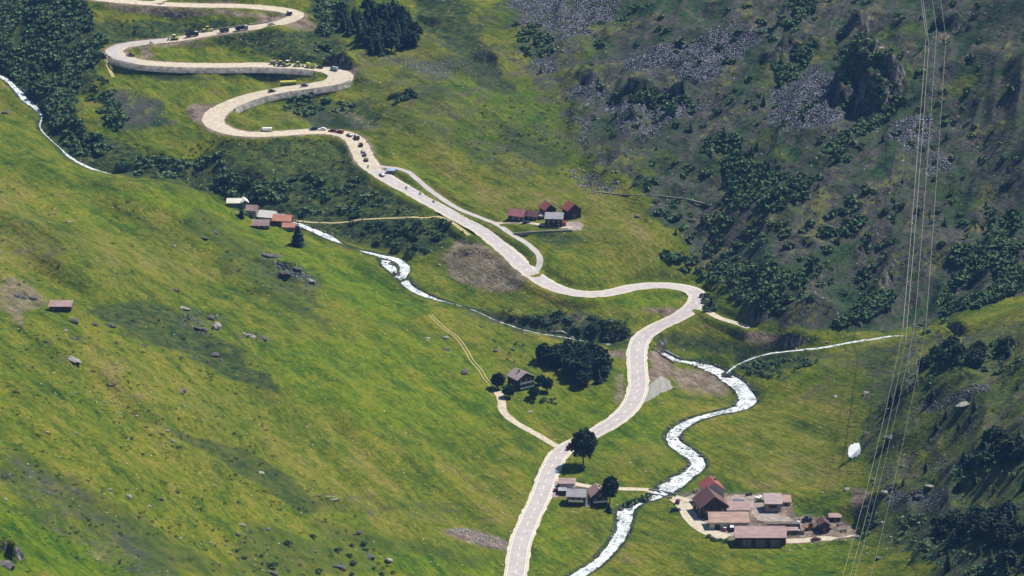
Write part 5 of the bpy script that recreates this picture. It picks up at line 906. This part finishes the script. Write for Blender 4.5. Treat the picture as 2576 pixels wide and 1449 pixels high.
thicket('mountain_thicket', [([(1780,345),(1850,340),(1900,390),(1960,430),(2040,455),(2030,500),(1950,535),(1850,520),(1790,490),(1750,440)], 80), ([(1640,610),(1700,600),(1760,650),(1850,670),(1990,690),(2050,745),(1960,790),(1860,750),(1760,700),(1690,670)], 135), ([(2360,770),(2400,700),(2480,650),(2590,600),(2590,725),(2460,772),(2380,790)], 48), ([(2100,822),(2150,780),(2200,725),(2245,735),(2240,770),(2170,812)], 48),
    ([(2115,345),(2180,300),(2262,250),(2275,262),(2200,325),(2130,360)], 34), ([(2060,390),(2110,345),(2140,360),(2100,415)], 80), ([(1600,230),(1700,240),(1800,280),(1730,300),(1600,260)], 90), ([(1990,70),(2060,20),(2100,0),(2000,0),(1900,60)], 120), ([(2030,560),(2150,500),(2180,560),(2080,640)], 160), ([(1300,60),(1380,70),(1400,150),(1330,160)], 170), ([(2100,150),(2150,90),(2200,110),(2230,200),(2250,260),(2130,300),(2100,290),(2115,220)], 70), ([(1500,20),(2100,0),(2576,0),(2576,600),(2200,560),(1900,620),(1700,600),(1520,400),(1450,250)], 2200), ([(1640,500),(1900,540),(2250,600),(2250,720),(1900,780),(1700,640)], 620), ([(1940,160),(1990,120),(2060,110),(2000,200),(1960,210)], 60), ([(2380,640),(2560,520),(2576,600),(2420,700)], 160)], 'dark green alder thicket on the mountain slope right of the road', 'alder_leaf', 1.9, 34, .72, 111)  # the patch over the cliff is added to darken its shaded face
thicket('hillside_thicket', [([(2300,930),(2400,880),(2560,850),(2576,930),(2440,960),(2330,980)], 150), ([(2340,1330),(2590,1280),(2590,1449),(2400,1449),(2300,1390)], 170), ([(2380,1190),(2590,1100),(2590,1200),(2420,1220)], 200), ([(2240,1300),(2330,1290),(2330,1400),(2260,1360)], 150), ([(2300,820),(2400,800),(2420,820),(2340,845)], 60), ([(1870,920),(2000,900),(2080,905),(1960,950),(1880,945)], 110)], 'green scrub filling the hollows of the lower right hillside', 'alder_leaf', 1.35, 30, .6, 121)
thicket('heath_scrub', [([(1500,-10),(2590,-10),(2590,720),(2300,815),(2050,830),(1860,760),(1720,640),(1560,450),(1450,300),(1480,100)], 165), ([(1250,-10),(1500,-10),(1460,200),(1300,180)], 210), ([(2180,880),(2590,790),(2590,1449),(2300,1400),(2200,1200)], 210)], 'low brown and green dwarf shrubs of the mountain heath', 'heather', .8, 20, .5, 131, .5)
thicket('grass_tussocks', [([(560,350),(900,350),(960,480),(1120,560),(1040,640),(850,600),(700,550),(560,490),(300,430),(280,340),(400,380)], 90), ([(1240,230),(1480,250),(1500,470),(1250,400),(1130,350)], 200), ([(560,85),(790,75),(800,155),(600,150)], 100), ([(280,50),(620,55),(420,95),(300,105)], 100), ([(1240,770),(1600,800),(1580,870),(1300,820)], 100), ([(560,630),(800,690),(800,780),(640,760)], 260), ([(1200,850),(1340,860),(1320,920),(1180,900)], 400), ([(0,800),(420,760),(760,900),(620,1000),(900,1300),(1000,1449),(0,1449)], 620), ([(0,450),(500,520),(620,640),(0,760)], 900)], 'coarse dark tussocks and dwarf shrubs on the slopes below the road', 'scrub_leaf', .85, 18, .5, 141, .6)

# ------------------------------------------------------------------ rocks
def rock_geo(rg, sub=2, flat=.62):
    bm = __import__('bmesh').new(); __import__('bmesh').ops.create_icosphere(bm, subdivisions=sub, radius=.5); o = Vector(rg.uniform(-50, 50, 3))
    for v in bm.verts:
        n = mnoise.noise(v.co * 2.2 + o) * (.42 if sub < 3 else .75) + mnoise.noise(v.co * 5 + o) * (.16 if sub < 3 else .40); v.co *= 1 + n + (.2 * mnoise.noise(v.co * 11 + o) if sub > 2 else 0); v.co.z = v.co.z * flat + .12
        if sub < 3:
            for ax in range(3): v.co[ax] = max(-.42, min(.42, v.co[ax]))
    V = np.array([v.co[:] for v in bm.verts]); Fq = np.array([[v.index for v in f.verts] for f in bm.faces]); bm.free(); return V, Fq
RK = [rock_geo(np.random.default_rng(200 + k)) for k in range(5)]; RKM = {m_: [me_np('boulder', V, Fq, [m_]) for V, Fq in RK] for m_ in ('rock', 'rock_pale')}
def boulder(u, v, s_, label, m_='rock', group=None, seed=0, flat=1.0, q=None):
    q = ground(u, v)[0] if q is None else q; rr = random.Random(seed + int(u * 3 + v)); o = link('boulder', RKM[m_][rr.randrange(5)], None, (q[0], q[1], q[2] - .12 * s_)); o.rotation_euler = (rr.uniform(-.2, .2), rr.uniform(-.2, .2), rr.uniform(0, 6.28)); o.scale = (s_ * 1.15, s_, s_ * flat); return tag(o, label, 'boulder', group)
for u, v, s_, m_, lb, *fl in [(172,560,3.2,'rock_pale','pale grey boulder alone high on the left meadow'),(437,620,2.4,'rock_pale','small pale boulder left of the rocky knoll'),(45,748,5,'rock','dark boulder left of the lone mountain hut'),(85,752,4,'rock','low dark rock between the dark boulder and the hut'),(185,808,5,'rock','dark rock just below the mountain hut'),(165,832,2,'rock_pale','small pale boulder below the mountain hut'),(115,860,2,'rock','dark rounded boulder below left of the mountain hut'),
    (655,1187,4,'rock_pale','long pale slab in the meadow above the dark hollow',.4),(325,1250,2.8,'rock_pale','white faced boulder in the lower left meadow'),(405,1256,2.4,'rock','dark boulder right of the white faced boulder'),(608,1322,3.6,'rock_pale','largest pale boulder in the bottom left meadow'),(978,1410,3.4,'rock_pale','pale boulder with dark streaks alone at the bottom centre left'),(455,990,2.4,'rock','grey boulder in the middle of the left meadow'),(540,895,4,'rock','dark rock with a pale foot below the rocky outcrop'),
    (835,1250,5.5,'rock_pale','flat pale slab in the smooth meadow',.25),(1075,850,3.2,'rock_pale','flat pale boulder above the wheel tracks',.5),(1122,850,3,'rock_pale','pale boulder touching the upper wheel tracks'),(1122,880,3.6,'rock','dark boulder left of the wheel tracks'),(1168,938,5,'rock','large grey boulder left of the dark tree beside the wheel tracks'),(1247,882,3,'rock','grey boulder right of the wheel tracks'),(1290,880,2.6,'rock','grey boulder above the lone chalet'),
    (1605,545,3.4,'rock','dark pointed boulder alone on the green slope right of the red roofed hamlet'),(1333,1034,3.4,'rock_pale','pale flat stone in the grass below the chalet',.4),(1611,1397,3.6,'rock_pale','oval pale stone patch in the meadow right of the lower river',.18),(1944,1403,4,'rock_pale','oval pale slab in the grass below the longest shed',.2),(2212,1406,3.4,'rock','dark boulder in the meadow below the end of the farm track'),(2103,997,3.4,'rock_pale','pale boulder at the upper edge of the big right meadow',.5),
    (702,792,2.6,'rock','grey boulder below the rocky knoll'),(772,776,2.4,'rock','dark small boulder right below the rocky knoll'),(530,800,4.5,'rock','tall dark crag block on the ridge of the left slope'),(15,150*9.5,6,'rock','black cleft rock in the bottom left corner'),(1320,833,2.6,'rock_pale','pale rock on the river bank at the gully'),(1210,822,2.2,'rock','rock on the thin river above the meadow'),(1985,1385,1.6,'rock_pale','pale stone below the right end of the longest shed'),
    (2225,1240,4,'rock_pale','pale block of the stony band left of the flat topped crag'),(2340,1222,5,'rock_pale','flat topped pale crag on the lower right hillside',.5),(2310,1250,4,'rock','dark crag block under the flat topped pale crag'),(2130,1232,3,'rock_pale','pale block above the pink earth patch near the power wires'),(2068,1240,2,'rock_pale','small bright stone above the farm yard corner'),(2185,100,3,'rock_pale','bright block on top of the shaded cliff'),(2215,122,4,'rock_pale','sunlit pinkish block right of the cliff top')]:
    boulder(u, v, s_, lb, m_, None, 0, fl[0] if fl else 1.0)
RS = [rock_geo(np.random.default_rng(260 + k), 3, .7) for k in range(4)]; RSM = {m_: [me_np('crag', V, Fq, [m_]) for V, Fq in RS] for m_ in ('rock', 'rock_pale')}
for u, v, l_, w_, h_, m_, lb in [(278,820,9,4,3.4,'rock','long dark crag right of the boulder below the mountain hut'),(236,816,5,3,2.2,'rock','small dark crag between two larger ones below the mountain hut'),(189,852,8,2.4,1.4,'rock','thin dark rock rib under the small pale boulder below the hut'),(361,869,5,2.6,1.8,'rock','dark crag alone in the middle of the left slope'),
    (504,827,9,4,2.6,'rock','long dark crag at the left foot of the tall crag block'),(545,822,7,6,6,'rock_pale','tall pale faced crag block on the left slope'),(460,775,12,4,1.8,'rock_pale','long pinkish rock rib left above the tall crag block'),(540,892,8,5,3.4,'rock','dark cave like crag below the tall crag block'),(662,853,6,4,3.6,'rock','dark pointed crag at the right end of the pale stone row'),(625,842,12,4,1.5,'rock_pale','row of pale stone slabs left of the dark pointed crag'),
    (185,905,15,4.5,2.2,'rock_pale','long pale rock ridge below the mountain hut'),(275,968,5,2,1.4,'rock','flat dark rock in the streaky left meadow'),(459,982,6,4,2.6,'rock','grey crag on a dry patch in the middle left meadow'),(441,729,7,2.6,2.4,'rock','dark crag right above the long pinkish rib'),(680,645,15,7,4.4,'rock','biggest dark crag on the rocky knoll above the meadow'),(718,688,9,4,3,'rock','dark crag just below the biggest crag of the knoll'),
    (748,676,8,3.4,2.6,'rock','grey crag at the right end of the rocky knoll'),(782,706,9,3,1.8,'rock_pale','pale rib running down from the rocky knoll'),(510,598,10,3,2,'rock','dark crag left above the rocky knoll'),(540,585,8,3,2.2,'rock','dark overhanging rock beside the bright green spot'),(60,750,6,4,3.4,'rock','dark round crag left of the lone mountain hut'),(12,1425,9,7,6,'rock','black crag cut by the bottom left corner'),
    (930,1400,7,4,2.6,'rock','dark crag low in the bottom meadow right part'),(850,1425,8,4,2.6,'rock','dark crag low in the bottom meadow middle part'),(680,1440,7,3,2.2,'rock','dark crag low in the bottom meadow left part'),(15,282,8,5,3.4,'rock','dark crag at the left edge below the white river'),(2180,988,6,3,1.8,'rock_pale','pale slab above the stony slope under the wires'),(2240,1030,5,3,2.2,'rock','grey crag under the power wires'),
    (2240,1100,10,4,3,'rock','grey crag band left of the dark conifers under the wires'),(2180,1090,6,3,2.2,'rock','dark crag above the white sheet'),(2430,1015,16,5,2.4,'rock_pale','long pale crag slab on the upper right hillside')]:
    q = ground(u, v)[0]; rr = random.Random(int(u)); o = link('crag', RSM[m_][rr.randrange(4)], None, (q[0], q[1], q[2] - .15 * h_)); o.rotation_euler = (0, 0, R(-42 if u < 1200 else 38) + rr.uniform(-.3, .3)); o.scale = (l_ * .7, w_ * .8, h_ * .85); tag(o, lb, 'crag')
def many(poly, n, s0, s1, m_, label, group, seed, mind=8):
    uv = scatter(poly, n, seed, mind); g = ground([q[0] for q in uv], [q[1] for q in uv]); rr = random.Random(seed)
    for k, ((u, v), q) in enumerate(zip(uv, g)): boulder(u, v, s0 + (s1 - s0) * rr.random() ** 2, label + where(uv, k), m_, group, seed, 1.0, q)
many([(20,900),(400,960),(700,1080),(560,1160),(640,1449),(250,1449),(0,1250)], 34, .8, 2.0, 'rock_pale', 'small pale stone in the streaky lower left meadow', 'small stones of the left meadow', 301, 18)
many([(100,860),(340,780),(700,840),(620,960),(400,900)], 16, 1.0, 2.4, 'rock', 'grey rock near the crags of the left slope', 'rocks of the left crags', 302, 14)
many([(560,1300),(900,1330),(1000,1449),(500,1449)], 14, 1.2, 2.6, 'rock', 'dark rock at the bottom of the left meadow', 'rocks of the bottom meadow', 303, 18)
many([(2180,1180),(2260,1100),(2420,1120),(2450,1260),(2300,1290),(2210,1280)], 30, 1.0, 2.6, 'rock', 'grey rock in the stony lower right hillside', 'rocks of the right hillside', 304, 9)
many([(2170,1300),(2320,1290),(2300,1430),(2180,1400)], 20, .7, 1.7, 'rock_pale', 'small white stone in grass right of the farm', 'white stones right of the farm', 305, 9)
many([(1300,40),(1420,60),(1430,180),(1340,170)], 18, 1.0, 2.4, 'rock_pale', 'pale rock at the foot of the mountain slope', 'rocks of the mountain foot', 306, 8)
many([(1440,430),(1560,420),(1560,500),(1460,500)], 14, .9, 2.2, 'rock_pale', 'pale rock above the old stone wall line', 'rocks above the stone wall', 307, 8)
many([(2000,850),(2260,835),(2280,850),(2100,885),(1990,895)], 22, .7, 1.6, 'rock_pale', 'pale stone in the bed of the side stream', 'stones of the side stream', 308, 6)
many([(1060,635),(1160,605),(1320,690),(1300,735),(1150,720)], 14, .8, 1.8, 'rock_pale', 'broken rock on the brown bank under the road', 'rocks of the spoil bank', 309, 9)
many([(560,85),(790,80),(800,110),(600,140)], 12, .8, 1.6, 'rock_pale', 'pale stone on the dark bank under the upper road', 'stones under the upper road', 310, 9)
def stones(name, polys, label, mat, s0, s1, seed, dz=0.0):
    rg = np.random.default_rng(seed); T = [rock_geo(np.random.default_rng(seed + k), 1) for k in range(5)]; VV = []; FF = []; o = 0; pts = []
    for j, (poly, sp) in enumerate(polys):
        P_ = np.array(poly, float); ar = .5 * abs(np.dot(P_[:, 0], np.roll(P_[:, 1], 1)) - np.dot(P_[:, 1], np.roll(P_[:, 0], 1))); pts += scatter(poly, int(ar / sp), seed + j)
    pts = np.array(pts) + rg.normal(size=(len(pts), 2)) * ((15, 9) if 'scree' in name else (2, 1)); x, y, z = hit(ZF, pts[:, 0], pts[:, 1]); k_ = fbm(x, y, 9, 3, seed) > .42
    for a, b, c in zip(x[k_], y[k_], z[k_]):
        s_ = s0 + (s1 - s0) * rg.random() ** 2.5; an = rg.random() * 6.28; V, Fq = T[rg.integers(5)]; q = V * (s_ * 1.2, s_, s_ * .9); ca, sa = math.cos(an), math.sin(an)
        VV.append(np.stack([q[:, 0] * ca - q[:, 1] * sa + a, q[:, 0] * sa + q[:, 1] * ca + b, q[:, 2] + c + dz], 1)); FF.append(Fq + o); o += len(V)
    return tag(link(name, me_np(name, np.concatenate(VV), np.concatenate(FF), [mat])), label, 'stones', kind='stuff')
stones('scree_stones', [([(a, b) for a, b in p], 75 / s_) for s_, p in P_SCREE], 'grey scree stones strewn over the mountain slope', 'scree_rock', .35, 1.3, 401)
stones('spoil_stones', [([(1115,1332),(1170,1330),(1275,1366),(1270,1384),(1200,1370),(1140,1350)], 4), ([(1115,655),(1160,600),(1320,695),(1310,735),(1180,718)], 50), ([(465,270),(560,264),(620,240),(540,290),(500,310)], 30), ([(1990,1300),(2110,1300),(2130,1345),(1990,1360)], 40), ([(1690,1240),(1740,1236),(1735,1250),(1700,1250)], 12)], 'pale heaped stones beside roads and yards', 'rock_pale', .35, 1.1, 411)
rp = [(p_[0], p_[1]) for p_ in RIVER if p_[3] > 2.5]
stones('river_stones', [([(u - 16, v - 7), (u + 16, v - 7), (u + 16, v + 7), (u - 16, v + 7)], 16) for u, v in rp], 'dark stones standing out of the white river', 'rock', .6, 1.8, 421, .62)

bank = []
for a in range(0, len(river), 1):
    if river[a, 3] > 1.3:
        for sg in (-1, 1):
            t_ = river[min(a + 1, len(river) - 1), :2] - river[a - 1 if a else 0, :2]; l_ = math.hypot(*t_) or 1; o_ = sg * (river[a, 3] + rng.uniform(-.3, 1.5)); bank.append(project(river[a, 0] - t_[1] / l_ * o_, river[a, 1] + t_[0] / l_ * o_, river[a, 2] + .5))
stones('bank_stones', [([(u - 2.5, v - 1.2), (u + 2.5, v - 1.2), (u + 2.5, v + 1.2), (u - 2.5, v + 1.2)], 10) for u, v in bank], 'grey stones lining the banks of the white river', 'scree_rock', .4, 1.5, 431, .1)

# ------------------------------------------------------------------ air
def haze():
    x0, x1, y0, y1 = float(XS[0]) - 50, float(XS[-1]) + 50, float(YS[0]) - 50, float(YS[-1]) + 50; z0 = float(ZF.min()) - 3; z1 = max(float(ZF.max()), CAMZ) + 40
    o = MB().box(x0, x1, y0, y1, z0, z1).build('haze', 'tarp'); m = bpy.data.materials.new('haze_air'); m.use_nodes = True; t = m.node_tree; t.nodes.clear(); a = t.nodes.new('ShaderNodeVolumePrincipled'); b = t.nodes.new('ShaderNodeOutputMaterial')
    a.inputs['Density'].default_value = HAZE; a.inputs['Color'].default_value = (.20, .45, 1.0, 1); a.inputs['Anisotropy'].default_value = .2; t.links.new(a.outputs[0], b.inputs['Volume']); o.data.materials[0] = m; tag(o, kind='stuff')
HAZE = .00004
haze()
